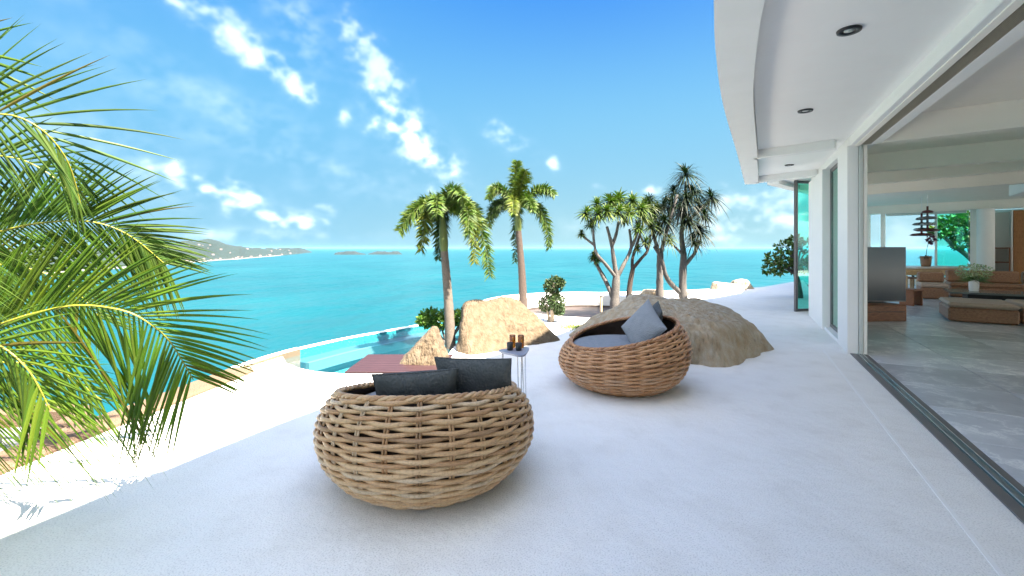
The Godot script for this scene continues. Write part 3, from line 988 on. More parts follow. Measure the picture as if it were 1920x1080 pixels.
func make_pod(label: String, at: Vector3, turn: float, canes: Array, seed_: int) -> void:
	rng.seed = seed_
	var o := thing("rattan_daybed", label, "daybed", at, turn, "round rattan daybeds on the terrace")
	var rows := 30
	var per := 8
	for i in rows:
		var t := 0.015 + 0.955 * i / (rows - 1)
		var pts := PackedVector3Array()
		var ph := rng.randf() * TAU
		for k in RIBS / 2 * per:
			var a := TAU * k / (RIBS / 2 * per)
			var wave := cos(a * RIBS / 2.0 + PI * (i % 2))
			pts.append(pod_point(t + 0.004 * sin(a * 3.0 + ph) + 0.003 * sin(a * 11.0 + ph * 2.0), a, 0.0145 * wave))
		var st := begin()
		tube(st, pts, PackedFloat32Array([0.0138 + rng.randf_range(-0.0012, 0.0014)]), 7, true)
		part("cane_strand", done(st), canes[rng.randi() % canes.size()], o)
	for j in RIBS:
		var a := TAU * j / RIBS
		var st := begin()
		for s in [-1.0, 1.0]:
			var pts := PackedVector3Array()
			for k in 15:
				pts.append(pod_point(k / 14.0, a + s * 0.013))
			tube(st, pts, PackedFloat32Array([0.0075]), 6)
		part("rib", done(st), canes[rng.randi() % canes.size()], o)
	# plaited rim: three canes that twine round each other
	for s in 3:
		var pts := PackedVector3Array()
		var n := 150
		for k in n:
			var a := TAU * k / n
			var tw := a * 23.0 + TAU * s / 3.0
			pts.append(pod_point(0.992, a, 0.013 * cos(tw)) + Vector3.UP * (0.009 * sin(tw) + 0.003))
		var st := begin()
		tube(st, pts, PackedFloat32Array([0.0115]), 6, true)
		part("rim_cane", done(st), canes[s], o)
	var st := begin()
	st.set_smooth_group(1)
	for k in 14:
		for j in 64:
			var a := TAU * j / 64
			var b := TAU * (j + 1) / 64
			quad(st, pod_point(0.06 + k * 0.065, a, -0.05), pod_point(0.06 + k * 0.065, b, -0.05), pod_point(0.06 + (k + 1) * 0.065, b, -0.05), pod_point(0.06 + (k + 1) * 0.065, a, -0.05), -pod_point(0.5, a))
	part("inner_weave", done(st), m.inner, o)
	st = begin()
	lathe(st, PackedVector2Array([Vector2(0.0, 0.26), Vector2(0.63, 0.26), Vector2(0.63, 0.29), Vector2(0.0, 0.3)]), 48)
	part("seat_base", done(st), m.inner, o)
	# the round seat pad lies loose in the basket
	var c := begin()
	var prof := PackedVector2Array([Vector2(0.0, 0.0)])
	for k in 9:
		var q := PI * (k / 8.0 - 0.5)
		prof.append(Vector2(0.49 + 0.075 * cos(q), 0.075 + 0.075 * sin(q)))
	prof.append_array(PackedVector2Array([Vector2(0.35, 0.158), Vector2(0.0, 0.165)]))
	lathe(c, prof, 56)
	var pad := part("seat_cushion", done(c), m.cushion)
	pad.position = at + Vector3(0, 0.302, 0)
	for y in [0.012, 0.138]:
		var ring := PackedVector3Array()
		for k in 72:
			ring.append(Vector3(cos(TAU * k / 72) * 0.535, y, sin(TAU * k / 72) * 0.535))
		var rs := begin()
		tube(rs, ring, PackedFloat32Array([0.0055]), 6, true)
		part("piping", done(rs), m.cushion, pad)
	tag(pad, "round grey seat cushion lying in the " + ("near" if seed_ == 31 else "far") + " rattan daybed", "cushion")


func pillow(label: String, at: Vector3, size: Vector3, yaw: float, lean: float, roll: float, material: Material) -> void:
	var o := part("scatter_pillow", pillow_mesh(size.x, size.y, size.z), material)
	o.position = at
	add_piping(o, size.x, size.y, 0.06, material)
	o.basis = Basis(Vector3.UP, yaw) * Basis(Vector3.RIGHT, lean) * Basis(Vector3.BACK, roll)
	tag(o, label, "pillow")


func add_piping(o: MeshInstance3D, w: float, h: float, sag: float, material: Material) -> void:
	var pts := PackedVector3Array()
	for e in 4:
		for i in 12:
			var f := i / 6.0 - 1.0
			var u: float = [f, 1.0, -f, -1.0][e]
			var v: float = [-1.0, f, 1.0, -f][e]
			pts.append(Vector3(u * w / 2.0 * (1.0 - sag * (1.0 - v * v)), v * h / 2.0 * (1.0 - sag * (1.0 - u * u)), 0))
	var st := begin()
	tube(st, pts, PackedFloat32Array([0.0055]), 6, true)
	part("piping", done(st), material, o)


func make_daybeds() -> void:
	make_pod("pale brown round rattan daybed seen from behind, nearest the camera", Vector3(-0.56, 0, -3.04), deg_to_rad(6.0), m.cane, 31)
	pod_lift = 0.582
	make_pod("reddish brown round rattan daybed seen from the side, before the huge boulder", Vector3(1.225, 0, -5.0), deg_to_rad(100.0), m.cane_dark, 32)
	pillow("left charcoal pillow showing above the near daybed's back", Vector3(-0.585, 0.6, -2.8), Vector3(0.51, 0.34, 0.15), deg_to_rad(9.0), deg_to_rad(24.0), deg_to_rad(2.0), m.cushion_dark)
	pillow("right charcoal pillow behind the left one in the near daybed", Vector3(-0.24, 0.625, -2.95), Vector3(0.5, 0.37, 0.16), deg_to_rad(-8.0), deg_to_rad(20.0), deg_to_rad(1.0), m.cushion_dark)
	pillow("front blue grey pillow standing on its corner in the far daybed", Vector3(1.42, 0.635, -4.92), Vector3(0.46, 0.46, 0.17), deg_to_rad(118.0), deg_to_rad(22.0), deg_to_rad(38.0), m.cushion)
	pillow("dark pillow leaning behind the front one in the far daybed", Vector3(1.56, 0.655, -5.08), Vector3(0.46, 0.44, 0.16), deg_to_rad(80.0), deg_to_rad(24.0), deg_to_rad(8.0), m.cushion_dark)


func make_side_table() -> void:
	var o := thing("side_table", "small lavender grey three legged side table between the daybeds", "side table", Vector3(0.02, 0, -4.42))
	var top := PackedVector2Array()
	var corners := [Vector2(-0.2, -0.03), Vector2(0.17, -0.2), Vector2(0.09, 0.25)]
	for i in 3:
		var a: Vector2 = corners[i]
		var b: Vector2 = corners[(i + 1) % 3]
		var z: Vector2 = corners[(i + 2) % 3]
		for k in 7:
			var f := k / 6.0
			top.append(a.lerp(z, 0.3 * (1.0 - f)).lerp(a.lerp(b, 0.3 * f), f))
	var st := begin()
	slab(st, top, 0.5, 0.016)
	part("tabletop", done(st), plain(Color(0.3, 0.31, 0.37), 0.35), o)
	for c in corners:
		st = begin()
		var p: Vector2 = c * 0.55
		var s: Vector2 = c.normalized().orthogonal() * 0.02
		tube(st, PackedVector3Array([Vector3(p.x + s.x, 0.484, p.y + s.y), Vector3(p.x * 1.15 + s.x * 0.7, 0.01, p.y * 1.15 + s.y * 0.7), Vector3(p.x * 1.15, 0.006, p.y * 1.15), Vector3(p.x * 1.15 - s.x * 0.7, 0.01, p.y * 1.15 - s.y * 0.7), Vector3(p.x - s.x, 0.484, p.y - s.y)]), PackedFloat32Array([0.006]), 8)
		part("leg", done(st), m.chrome, o)
	var amber := StandardMaterial3D.new()
	amber.refraction_enabled = true
	amber.refraction_scale = 0.05
	amber.albedo_color = Color(1.0, 0.62, 0.08, 0.15)
	amber.roughness = 0.05
	for g in [[Vector3(-0.02, 0.5, -4.44), "left black candle glass on the side table", true], [Vector3(0.065, 0.5, -4.42), "right black candle glass on the side table", true], [Vector3(0.005, 0.5, -4.56), "left amber candle glass behind the black ones on the side table", false], [Vector3(0.09, 0.5, -4.55), "right amber candle glass behind the black ones on the side table", false]]:
		var c := thing("candle_glass", g[1], "candle glass", g[0], 0.0, "candle glasses on the side table")
		st = begin()
		var h := 0.075 if g[2] else 0.125
		lathe(st, PackedVector2Array([Vector2(0.0, 0.001), Vector2(0.027, 0.001), Vector2(0.03, 0.01), Vector2(0.031, h), Vector2(0.027, h), Vector2(0.026, 0.014), Vector2(0.0, 0.012)]), 20)
		part("cup", done(st), m.black if g[2] else amber, c)
		st = begin()
		lathe(st, PackedVector2Array([Vector2(0.0, 0.015), Vector2(0.024, 0.015), Vector2(0.024, h * 0.6), Vector2(0.0, h * 0.6)]), 16)
		part("candle", done(st), plain(Color(0.7, 0.4, 0.12) if not g[2] else Color(0.05, 0.04, 0.035), 0.6), c)


# ------------------------------------------------------------------ palms and trees
func coconut_frond(palm: Node3D, path: PackedVector3Array, roll: Array, lengths: Array, pairs: int, single: bool, tint: Color, from := 0.12, sweep := [35.0, 60.0, 35.0, 25.0]) -> void:
	var pts := smooth_path(path, 60)
	var st := begin()
	tube(st, pts, taper(0.0125, 0.003, pts.size()), 7)
	var f := part("frond", done(st), m.rachis, palm)
	var all := Leafy.new()
	for i in pairs:
		var t := from + (0.995 - from) * (i + 0.5) / pairs
		var x := t * 60.0
		var k := mini(int(x), 59)
		var p := pts[k].lerp(pts[k + 1], x - k)
		var tan := (pts[mini(k + 2, 60)] - pts[maxi(k - 1, 0)]).normalized()
		var s0 := tan.cross(Vector3.UP).normalized()
		var n0 := s0.cross(tan)
		var r := deg_to_rad(lerpf(roll[0], roll[1], t))
		var s := s0 * cos(r) + n0 * sin(r)
		var n := n0 * cos(r) - s0 * sin(r)
		for side in [-1.0, 1.0]:
			var ang := 0.0
			if side > 0.0:
				ang = deg_to_rad(lerpf(sweep[0], sweep[1], t) + rng.randf_range(-3.0, 3.0))
			else:
				ang = deg_to_rad(lerpf(sweep[2], sweep[3], minf(t / 0.75, 1.0)) + 45.0 * maxf(0.0, t - 0.75) / 0.25 + rng.randf_range(-3.0, 3.0))
			var d: Vector3 = (s * side * cos(ang) + tan * sin(ang) + n * rng.randf_range(-0.02, 0.12)).normalized()
			var len: float = (lengths[0] if side > 0 else lengths[1]) * (0.72 + 0.5 * sin(PI * clampf(t * 0.9 + 0.08, 0.0, 1.0)) - 0.22 * maxf(0.0, t - 0.85) / 0.15) * rng.randf_range(0.92, 1.06)
			var droop := rng.randf_range(0.06, 0.16) if side > 0 else rng.randf_range(0.14, 0.34)
			var col := vary(tint, 0.32)
			if rng.randf() < 0.03:
				col = Color(0.1, 0.085, 0.015)
			var w := rng.randf_range(0.016, 0.0225)
			if single:
				var one := Leafy.new()
				one.blade(p, d, n, len, w, droop, 6, col, 0.4)
				part("leaflet", one.mesh(), m.frond, f)
			else:
				all.blade(p, d, n, len, w, droop, 6, col, 0.4)
	if not single:
		part("leaflets", all.mesh(), m.frond, f).set_meta("kind", "stuff")


func make_coconut_palm() -> void:
	rng.seed = 21
	var o := thing("coconut_palm", "coconut palm whose long feathery fronds hang into the left of the picture", "palm tree")
	var st := begin()
	var trunk := smooth_path(PackedVector3Array([Vector3(-5.6, -4.2, -2.0), Vector3(-5.0, -2.0, -2.2), Vector3(-4.55, -0.4, -2.4), Vector3(-4.4, 0.75, -2.5)]), 24)
	tube(st, trunk, taper(0.2, 0.12, trunk.size()), 14)
	part("trunk", done(st), m.bark, o)
	var green := Color(0.09, 0.155, 0.016)
	var deep := Color(0.06, 0.112, 0.018)
	# the lowest, brightest frond; the one above it; the high one
	coconut_frond(o, PackedVector3Array([Vector3(-4.36, 0.7, -2.5), Vector3(-3.588, 0.809, -2.5), Vector3(-2.767, 1.088, -2.45), Vector3(-2.551, 1.154, -2.45), Vector3(-2.364, 1.189, -2.45), Vector3(-2.185, 1.176, -2.46), Vector3(-2.053, 1.118, -2.5), Vector3(-1.949, 0.969, -2.58), Vector3(-1.885, 0.721, -2.68)]), [82.0, 72.0], [0.66, 0.8], 94, true, green, 0.12, [50.0, 55.0, 42.0, 12.0])
	coconut_frond(o, PackedVector3Array([Vector3(-4.38, 0.78, -2.55), Vector3(-3.812, 1.389, -2.7), Vector3(-3.106, 1.6, -2.75), Vector3(-2.899, 1.655, -2.8), Vector3(-2.716, 1.671, -2.85), Vector3(-2.576, 1.64, -2.9), Vector3(-2.472, 1.553, -2.98), Vector3(-2.371, 1.387, -3.1)]), [80.0, 74.0], [0.56, 0.62], 100, false, deep, 0.12, [30.0, 58.0, 45.0, 30.0])
	coconut_frond(o, PackedVector3Array([Vector3(-4.4, 0.82, -2.5), Vector3(-3.87, 1.905, -2.55), Vector3(-3.235, 2.235, -2.5), Vector3(-2.824, 2.238, -2.5), Vector3(-2.698, 2.209, -2.52), Vector3(-2.626, 2.128, -2.58), Vector3(-2.597, 1.985, -2.66), Vector3(-2.614, 1.759, -2.75)]), [86.0, 88.0], [0.7, 0.5], 56, true, deep, 0.12, [25.0, 62.0, 50.0, 45.0])
	coconut_frond(o, PackedVector3Array([Vector3(-4.42, 0.85, -2.4), Vector3(-3.896, 2.079, -2.4), Vector3(-3.445, 2.502, -2.4), Vector3(-3.084, 2.61, -2.45), Vector3(-2.912, 2.485, -2.5), Vector3(-2.936, 2.341, -2.6)]), [80.0, 80.0], [0.45, 0.4], 44, false, green)
	# behind: darker fronds that fill between, and those that hang low at the left edge
	coconut_frond(o, PackedVector3Array([Vector3(-4.4, 0.74, -2.6), Vector3(-4.165, 1.165, -3), Vector3(-3.78, 1.37, -3.15), Vector3(-3.441, 1.347, -3.25), Vector3(-3.232, 1.185, -3.35), Vector3(-3.125, 0.952, -3.45)]), [75.0, 80.0], [0.5, 0.5], 56, false, deep)
	coconut_frond(o, PackedVector3Array([Vector3(-4.34, 0.62, -2.5), Vector3(-3.373, 0.795, -2.35), Vector3(-2.922, 1.026, -2.3), Vector3(-2.652, 1.026, -2.3), Vector3(-2.484, 0.886, -2.32), Vector3(-2.422, 0.646, -2.38)]), [70.0, 80.0], [0.5, 0.55], 50, false, green)
	coconut_frond(o, PackedVector3Array([Vector3(-4.4, 0.8, -2.55), Vector3(-4.094, 1.722, -2.9), Vector3(-3.706, 2.082, -3), Vector3(-3.373, 2.11, -3.05), Vector3(-3.173, 2.011, -3.1), Vector3(-3.039, 1.852, -3.15)]), [70.0, 70.0], [0.5, 0.5], 48, false, deep)
	coconut_frond(o, PackedVector3Array([Vector3(-4.36, 0.7, -2.6), Vector3(-3.947, 0.546, -2.75), Vector3(-3.492, 0.759, -2.8), Vector3(-3.118, 0.779, -2.85), Vector3(-2.866, 0.698, -2.9), Vector3(-2.718, 0.494, -3)]), [70.0, 70.0], [0.34, 0.4], 40, false, deep)
	# the rest of the crown, outside the picture
	coconut_frond(o, PackedVector3Array([Vector3(-4.38, 0.8, -2.45), Vector3(-3.75, 1.55, -2.1), Vector3(-3.05, 1.85, -1.8), Vector3(-2.5, 1.65, -1.6), Vector3(-2.2, 1.2, -1.45)]), [15.0, 20.0], [0.62, 0.62], 200, false, deep)
	coconut_frond(o, PackedVector3Array([Vector3(-4.36, 0.8, -2.4), Vector3(-3.8, 1.4, -1.8), Vector3(-3.25, 1.55, -1.4), Vector3(-2.75, 1.3, -1.1), Vector3(-2.45, 0.9, -0.9)]), [15.0, 20.0], [0.62, 0.62], 200, false, green)
	coconut_frond(o, PackedVector3Array([Vector3(-4.38, 0.8, -2.48), Vector3(-4.0, 1.7, -2.2), Vector3(-3.45, 2.1, -2.0), Vector3(-2.95, 2.0, -1.9), Vector3(-2.6, 1.6, -1.85)]), [15.0, 20.0], [0.62, 0.62], 200, false, deep)
	for a in [150.0, 195.0, 235.0, 275.0, 320.0]:
		var d := Vector3(cos(deg_to_rad(a)), 0, -sin(deg_to_rad(a)))
		var b := Vector3(-4.42, 0.8, -2.5)
		coconut_frond(o, PackedVector3Array([b, b + d * 0.8 + Vector3.UP * 0.9, b + d * 1.8 + Vector3.UP * 1.2, b + d * 2.8 + Vector3.UP * 0.7, b + d * 3.3 - Vector3.UP * 0.1]), [10.0, 10.0], [0.6, 0.6], 44, false, green)


func foxtail_frond(palm: Node3D, p0: Vector3, ctrl: Vector3, tip: Vector3, tint: Color, size := 0.2) -> void:
	var pts := PackedVector3Array()
	for i in 25:
		var t := i / 24.0
		pts.append(p0 * (1 - t) * (1 - t) + ctrl * 2 * t * (1 - t) + tip * t * t)
	var st := begin()
	tube(st, pts, taper(0.016, 0.004, 25), 5)
	var f := part("frond", done(st), m.shaft, palm)
	var l := Leafy.new()
	for i in 72:
		var t := 0.1 + 0.9 * i / 71.0
		var x := t * 24.0
		var k := mini(int(x), 23)
		var p := pts[k].lerp(pts[k + 1], x - k)
		var tan := (pts[k + 1] - pts[k]).normalized()
		var u := tan.cross(Vector3.UP if absf(tan.y) < 0.9 else Vector3.RIGHT).normalized()
		var w := tan.cross(u)
		for j in 6:
			var a := rng.randf() * TAU
			var d := (tan * rng.randf_range(0.25, 0.8) + u * cos(a) + w * sin(a)).normalized()
			l.blade(p, d, tan.cross(d), 1.2 * size * rng.randf_range(0.65, 1.1) * (1.0 - 0.45 * maxf(0.0, t - 0.7) / 0.3), 0.024, rng.randf_range(0.1, 0.5), 3, vary(tint, 0.35), 0.2)
	part("leaflets", l.mesh(), m.leaves, f).set_meta("kind", "stuff")


func make_foxtail(label: String, base: Vector3, top: Vector3, r: float, bark: Material, shaft_len: float, fronds: Array, seed_: int) -> void:
	rng.seed = seed_
	var o := thing("foxtail_palm", label, "palm tree", Vector3.ZERO, 0.0, "foxtail palms by the boulder")
	var mid := (base + top) / 2 + Vector3(0.02, 0, 0.01)
	var pts := smooth_path(PackedVector3Array([base, mid, top]), 40)
	var rad := PackedFloat32Array()
	for i in pts.size():
		var t := float(i) / (pts.size() - 1)
		rad.append(r * (1.25 - 0.45 * t + 0.25 * exp(-t * 14.0) + (0.035 if i % 3 == 0 else 0.0)))
	var st := begin()
	tube(st, pts, rad, 14)
	part("trunk", done(st), bark, o)
	st = begin()
	var crown := top + (top - base).normalized() * shaft_len
	tube(st, smooth_path(PackedVector3Array([top - Vector3.UP * 0.01, (top + crown) / 2, crown]), 8), PackedFloat32Array([r * 0.82, r * 0.95, r * 0.98, r * 0.92, r * 0.85, r * 0.75, r * 0.62, r * 0.5, r * 0.4]), 12)
	part("crown_shaft", done(st), m.shaft, o)
	for f in fronds:
		foxtail_frond(o, crown - Vector3.UP * 0.05, f[0], f[1], f[2] if f.size() > 2 else Color(0.1, 0.17, 0.035), f[3] if f.size() > 3 else 0.17)


func make_palms() -> void:
	var g := Color(0.07, 0.115, 0.018)
	var dk := Color(0.04, 0.07, 0.018)
	var ye := Color(0.115, 0.145, 0.02)
	make_foxtail("nearer foxtail palm with a drooping crown and grey ringed trunk between the two rocks", Vector3(-0.939, -0.353, -7), Vector3(-1.046, 1.459, -7), 0.07, m.bark, 0.62, [
		[Vector3(-1.299, 2.434, -6.9), Vector3(-1.696, 1.764, -6.8), g], [Vector3(-1.318, 2.488, -7), Vector3(-1.34, 1.476, -6.7), ye], [Vector3(-1.245, 2.488, -7.3), Vector3(-1.699, 2.081, -7.6), dk], [Vector3(-0.974, 2.596, -6.9), Vector3(-0.704, 2.226, -6.5), g], [Vector3(-0.494, 2.488, -7), Vector3(-0.341, 1.094, -6.9), g],
		[Vector3(-0.576, 2.612, -7), Vector3(-0.56, 1.3, -6.8), ye], [Vector3(-0.73, 2.488, -7.3), Vector3(-0.492, 1.902, -7.6), dk], [Vector3(-1.101, 2.389, -7.2), Vector3(-1.177, 1.329, -7.25), dk], [Vector3(-0.958, 2.545, -7.4), Vector3(-1.022, 2.104, -7.9), dk], [Vector3(-1.16, 2.5, -6.8), Vector3(-1.054, 1.989, -6.4), g], [Vector3(-0.6, 2.46, -6.8), Vector3(-0.627, 1.691, -6.5), g]], 41)
	make_foxtail("farther taller foxtail palm with an upright crown behind the golden boulder", Vector3(0.256, -0.037, -9.9), Vector3(0.14, 1.884, -9.9), 0.078, m.bark_red, 0.5, [
		[Vector3(0.093, 2.956, -9.9), Vector3(0.105, 3.387, -9.9), g, 0.24], [Vector3(0.169, 2.855, -9.6), Vector3(0.276, 3.104, -9.4), ye, 0.22], [Vector3(-0.346, 3.172, -9.8), Vector3(-0.502, 2.561, -9.7), g], [Vector3(-0.412, 2.794, -10), Vector3(-0.512, 1.966, -9.9), dk], [Vector3(0.576, 3.056, -9.8), Vector3(0.913, 2.641, -9.7), g],
		[Vector3(0.757, 2.781, -9.9), Vector3(0.807, 1.5, -9.8), g], [Vector3(0.145, 2.894, -10.3), Vector3(0.06, 1.2, -10.2), dk], [Vector3(0, 2.785, -9.5), Vector3(0.022, 2.204, -9.2), ye], [Vector3(0.335, 2.785, -9.5), Vector3(0.433, 2.258, -9.2), g], [Vector3(-0.121, 2.894, -10.3), Vector3(-0.374, 2.311, -10.6), dk]], 42)


func limb(st: SurfaceTool, a: Array, r0: float, r1: float) -> void:
	var pts := smooth_path(PackedVector3Array(a), maxi(6, a.size() * 4))
	var rad := taper(r0, r1, pts.size())
	for i in rad.size():
		rad[i] *= 1.0 + rng.randf_range(-0.08, 0.08)
	tube(st, pts, rad, 8)


func rosette(l: Leafy, at: Vector3, axis: Vector3, n: int, length: float, width: float, tint: Color, droop: float, spread := 1.0) -> void:
	var u := axis.cross(Vector3.RIGHT if absf(axis.x) < 0.8 else Vector3.UP).normalized()
	var w := axis.cross(u)
	for i in n:
		var f := float(i) / n
		var a := i * 2.39996
		var e := lerpf(1.35, -0.55 * spread, pow(f, 0.8)) + rng.randf_range(-0.12, 0.12)
		var d := (axis * sin(e) + (u * cos(a) + w * sin(a)) * cos(e)).normalized()
		l.blade(at + axis * 0.05 * (1.0 - f), d, axis if absf(d.dot(axis)) < 0.95 else u, length * rng.randf_range(0.75, 1.1), width, droop * rng.randf_range(0.6, 1.4), 4, vary(tint, 0.3), 0.35)


func make_screw_pine(label: String, limbs: Array, heads: Array, bark: Material, tint: Color, length: float, count: int, droop: float, seed_: int, width := 0.032) -> void:
	rng.seed = seed_
	var o := thing("screw_pine", label, "tree", Vector3.ZERO, 0.0, "spiky trees behind the huge boulder")
	for i in limbs.size():
		var st := begin()
		limb(st, limbs[i][0], limbs[i][1], limbs[i][2])
		part("trunk" if i == 0 else "branch", done(st), bark, o)
	for h in heads:
		var l := Leafy.new()
		var k: float = h[1]
		rosette(l, h[0], Vector3(rng.randf_range(-0.4, 0.4), 1.0, rng.randf_range(-0.4, 0.4)).normalized(), int(count * (0.6 + 0.4 * k)), length * k, width * (0.6 + 0.4 * k), h[2] if h.size() > 2 else tint, droop)
		part("crown", l.mesh(), m.leaves, o)


func make_screw_pines() -> void:
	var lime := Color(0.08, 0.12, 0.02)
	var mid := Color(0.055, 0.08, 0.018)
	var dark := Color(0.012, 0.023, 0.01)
	make_screw_pine("lime green many headed screw pine, leftmost of the spiky trees", [
		[[Vector3(2.665, -0.152, -11.8), Vector3(2.679, 0.181, -11.8), Vector3(2.721, 0.792, -11.8)], 0.14, 0.09],
		[[Vector3(2.721, 0.736, -11.8), Vector3(2.626, 1.293, -11.75), Vector3(2.56, 1.638, -11.7), Vector3(2.429, 2.046, -11.6)], 0.07, 0.035], [[Vector3(2.574, 1.541, -11.7), Vector3(2.707, 1.847, -11.8), Vector3(2.8, 2.2, -11.9)], 0.05, 0.03],
		[[Vector3(2.638, 0.181, -11.8), Vector3(2.464, 0.618, -11.9), Vector3(2.287, 0.978, -12), Vector3(2.192, 1.187, -12.1)], 0.065, 0.045], [[Vector3(2.721, 0.709, -11.8), Vector3(2.388, 1.091, -11.6), Vector3(2.151, 1.351, -11.5), Vector3(2.084, 1.622, -11.5), Vector3(2.056, 1.974, -11.5)], 0.05, 0.03],
		[[Vector3(2.097, 1.568, -11.5), Vector3(1.935, 1.689, -11.5), Vector3(1.786, 1.811, -11.5)], 0.035, 0.025], [[Vector3(2.735, 0.736, -11.8), Vector3(2.915, 1.084, -11.8), Vector3(3.122, 1.5, -11.9), Vector3(3.106, 1.994, -12)], 0.06, 0.03], [[Vector3(3.108, 1.458, -11.9), Vector3(3.248, 1.78, -11.9), Vector3(3.332, 2.194, -11.8)], 0.045, 0.03]],
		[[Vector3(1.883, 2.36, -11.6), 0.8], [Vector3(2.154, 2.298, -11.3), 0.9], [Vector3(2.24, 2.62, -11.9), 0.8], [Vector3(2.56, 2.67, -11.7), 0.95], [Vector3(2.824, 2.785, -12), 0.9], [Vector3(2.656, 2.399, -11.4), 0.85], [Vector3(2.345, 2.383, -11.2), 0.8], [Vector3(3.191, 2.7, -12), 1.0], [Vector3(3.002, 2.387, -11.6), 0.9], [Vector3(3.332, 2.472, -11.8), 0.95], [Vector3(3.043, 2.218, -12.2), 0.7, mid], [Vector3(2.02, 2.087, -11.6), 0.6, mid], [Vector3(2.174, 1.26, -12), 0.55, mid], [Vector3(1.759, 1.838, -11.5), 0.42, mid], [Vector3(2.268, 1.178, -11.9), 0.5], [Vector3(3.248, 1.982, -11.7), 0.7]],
		m.bark_grey, lime, 0.42, 90, 0.35, 51, 0.046)
	make_screw_pine("slender screw pine with a reddish leaning trunk behind the lime green one", [
		[[Vector3(3.155, -0.048, -12.3), Vector3(3.198, 0.487, -12.3), Vector3(3.285, 0.965, -12.3)], 0.085, 0.06], [[Vector3(3.285, 0.95, -12.3), Vector3(3.502, 1.211, -12.3), Vector3(3.676, 1.428, -12.3), Vector3(3.762, 1.862, -12.3)], 0.05, 0.03], [[Vector3(3.27, 0.921, -12.3), Vector3(3.324, 1.206, -12.5), Vector3(3.484, 1.648, -12.6), Vector3(3.736, 2.464, -12.6)], 0.045, 0.03], [[Vector3(3.676, 1.428, -12.3), Vector3(3.445, 1.859, -12.2), Vector3(3.303, 2.283, -12.1)], 0.03, 0.02]],
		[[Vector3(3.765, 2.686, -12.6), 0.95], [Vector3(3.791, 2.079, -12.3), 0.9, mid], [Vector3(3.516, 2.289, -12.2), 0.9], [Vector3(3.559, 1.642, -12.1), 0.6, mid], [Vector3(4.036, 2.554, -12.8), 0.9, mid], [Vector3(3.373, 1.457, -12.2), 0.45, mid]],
		m.bark_red, Color(0.065, 0.09, 0.02), 0.44, 80, 0.35, 52, 0.044)
	make_screw_pine("tall dark tree with a straight grey trunk, in the middle of the spiky trees", [
		[[Vector3(4.106, -0.027, -12.6), Vector3(4.106, 0.536, -12.6), Vector3(4.121, 1.367, -12.6)], 0.11, 0.09], [[Vector3(4.121, 1.278, -12.6), Vector3(3.973, 1.722, -12.6), Vector3(3.884, 2.093, -12.6), Vector3(3.854, 2.464, -12.6)], 0.06, 0.04], [[Vector3(4.121, 1.278, -12.6), Vector3(4.235, 1.868, -12.5), Vector3(4.376, 2.448, -12.4), Vector3(4.522, 2.959, -12.4)], 0.06, 0.04], [[Vector3(3.884, 2.019, -12.6), Vector3(3.706, 2.235, -12.5), Vector3(3.618, 2.485, -12.5)], 0.03, 0.025]],
		[[Vector3(4.004, 2.396, -12.7), 1.0], [Vector3(4.31, 2.714, -12.9), 1.05], [Vector3(4.139, 2.224, -12.3), 0.95], [Vector3(4.441, 2.676, -12.5), 1.0], [Vector3(4.283, 1.717, -12.3), 0.65, Color(0.07, 0.095, 0.02)], [Vector3(4.026, 2.011, -12.4), 0.85], [Vector3(3.824, 2.79, -12.6), 0.8]],
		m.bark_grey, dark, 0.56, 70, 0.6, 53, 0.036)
	make_screw_pine("tallest dark spiky tree with drooping strap leaves, rightmost of the group", [
		[[Vector3(4.849, -0.081, -12.8), Vector3(4.819, 0.521, -12.8), Vector3(4.849, 1.364, -12.8)], 0.13, 0.09], [[Vector3(4.728, 0.25, -12.8), Vector3(4.408, 0.559, -12.7), Vector3(4.24, 0.833, -12.6), Vector3(4.118, 1.206, -12.5), Vector3(3.912, 1.544, -12.5)], 0.08, 0.04], [[Vector3(4.849, 0.973, -12.8), Vector3(5, 1.154, -12.8), Vector3(5.18, 1.395, -12.8), Vector3(5.301, 1.726, -12.8)], 0.06, 0.04], [[Vector3(4.849, 1.304, -12.8), Vector3(4.826, 1.879, -12.9), Vector3(4.917, 2.638, -12.9), Vector3(4.948, 3.397, -12.9)], 0.08, 0.045], [[Vector3(4.849, 1.274, -12.8), Vector3(4.566, 1.5, -12.6), Vector3(4.353, 1.647, -12.5)], 0.04, 0.03], [[Vector3(4.917, 2.183, -12.9), Vector3(5.195, 2.479, -12.8), Vector3(5.572, 2.81, -12.8)], 0.05, 0.035]],
		[[Vector3(4.948, 3.579, -12.9), 1.1], [Vector3(4.649, 3.075, -13), 0.95], [Vector3(5.08, 3.069, -12.7), 0.95], [Vector3(5.425, 2.733, -13.1), 1.0], [Vector3(5.632, 2.9, -12.8), 0.95], [Vector3(4.794, 2.824, -12.5), 1.0], [Vector3(4.892, 2.241, -12.6), 1.0], [Vector3(5.301, 1.952, -12.8), 0.95], [Vector3(5.029, 1.647, -12.5), 0.8], [Vector3(4.87, 2.502, -13.1), 0.95], [Vector3(5.336, 2.389, -12.6), 0.8]],
		m.bark_grey, dark, 0.62, 95, 0.6, 54, 0.036)


func leaf_clump(l: Leafy, c: Vector3, r: Vector3, n: int, size: float, tint: Color) -> void:
	for i in n:
		var d := ball()
		var p := c + d * r * pow(rng.randf(), 0.35)
		var dir := (d + ball(0.8)).normalized()
		l.leaf(p, dir, dir.cross(ball()).normalized(), size * rng.randf_range(0.7, 1.3), size * rng.randf_range(0.5, 0.8), vary(tint, 0.4))


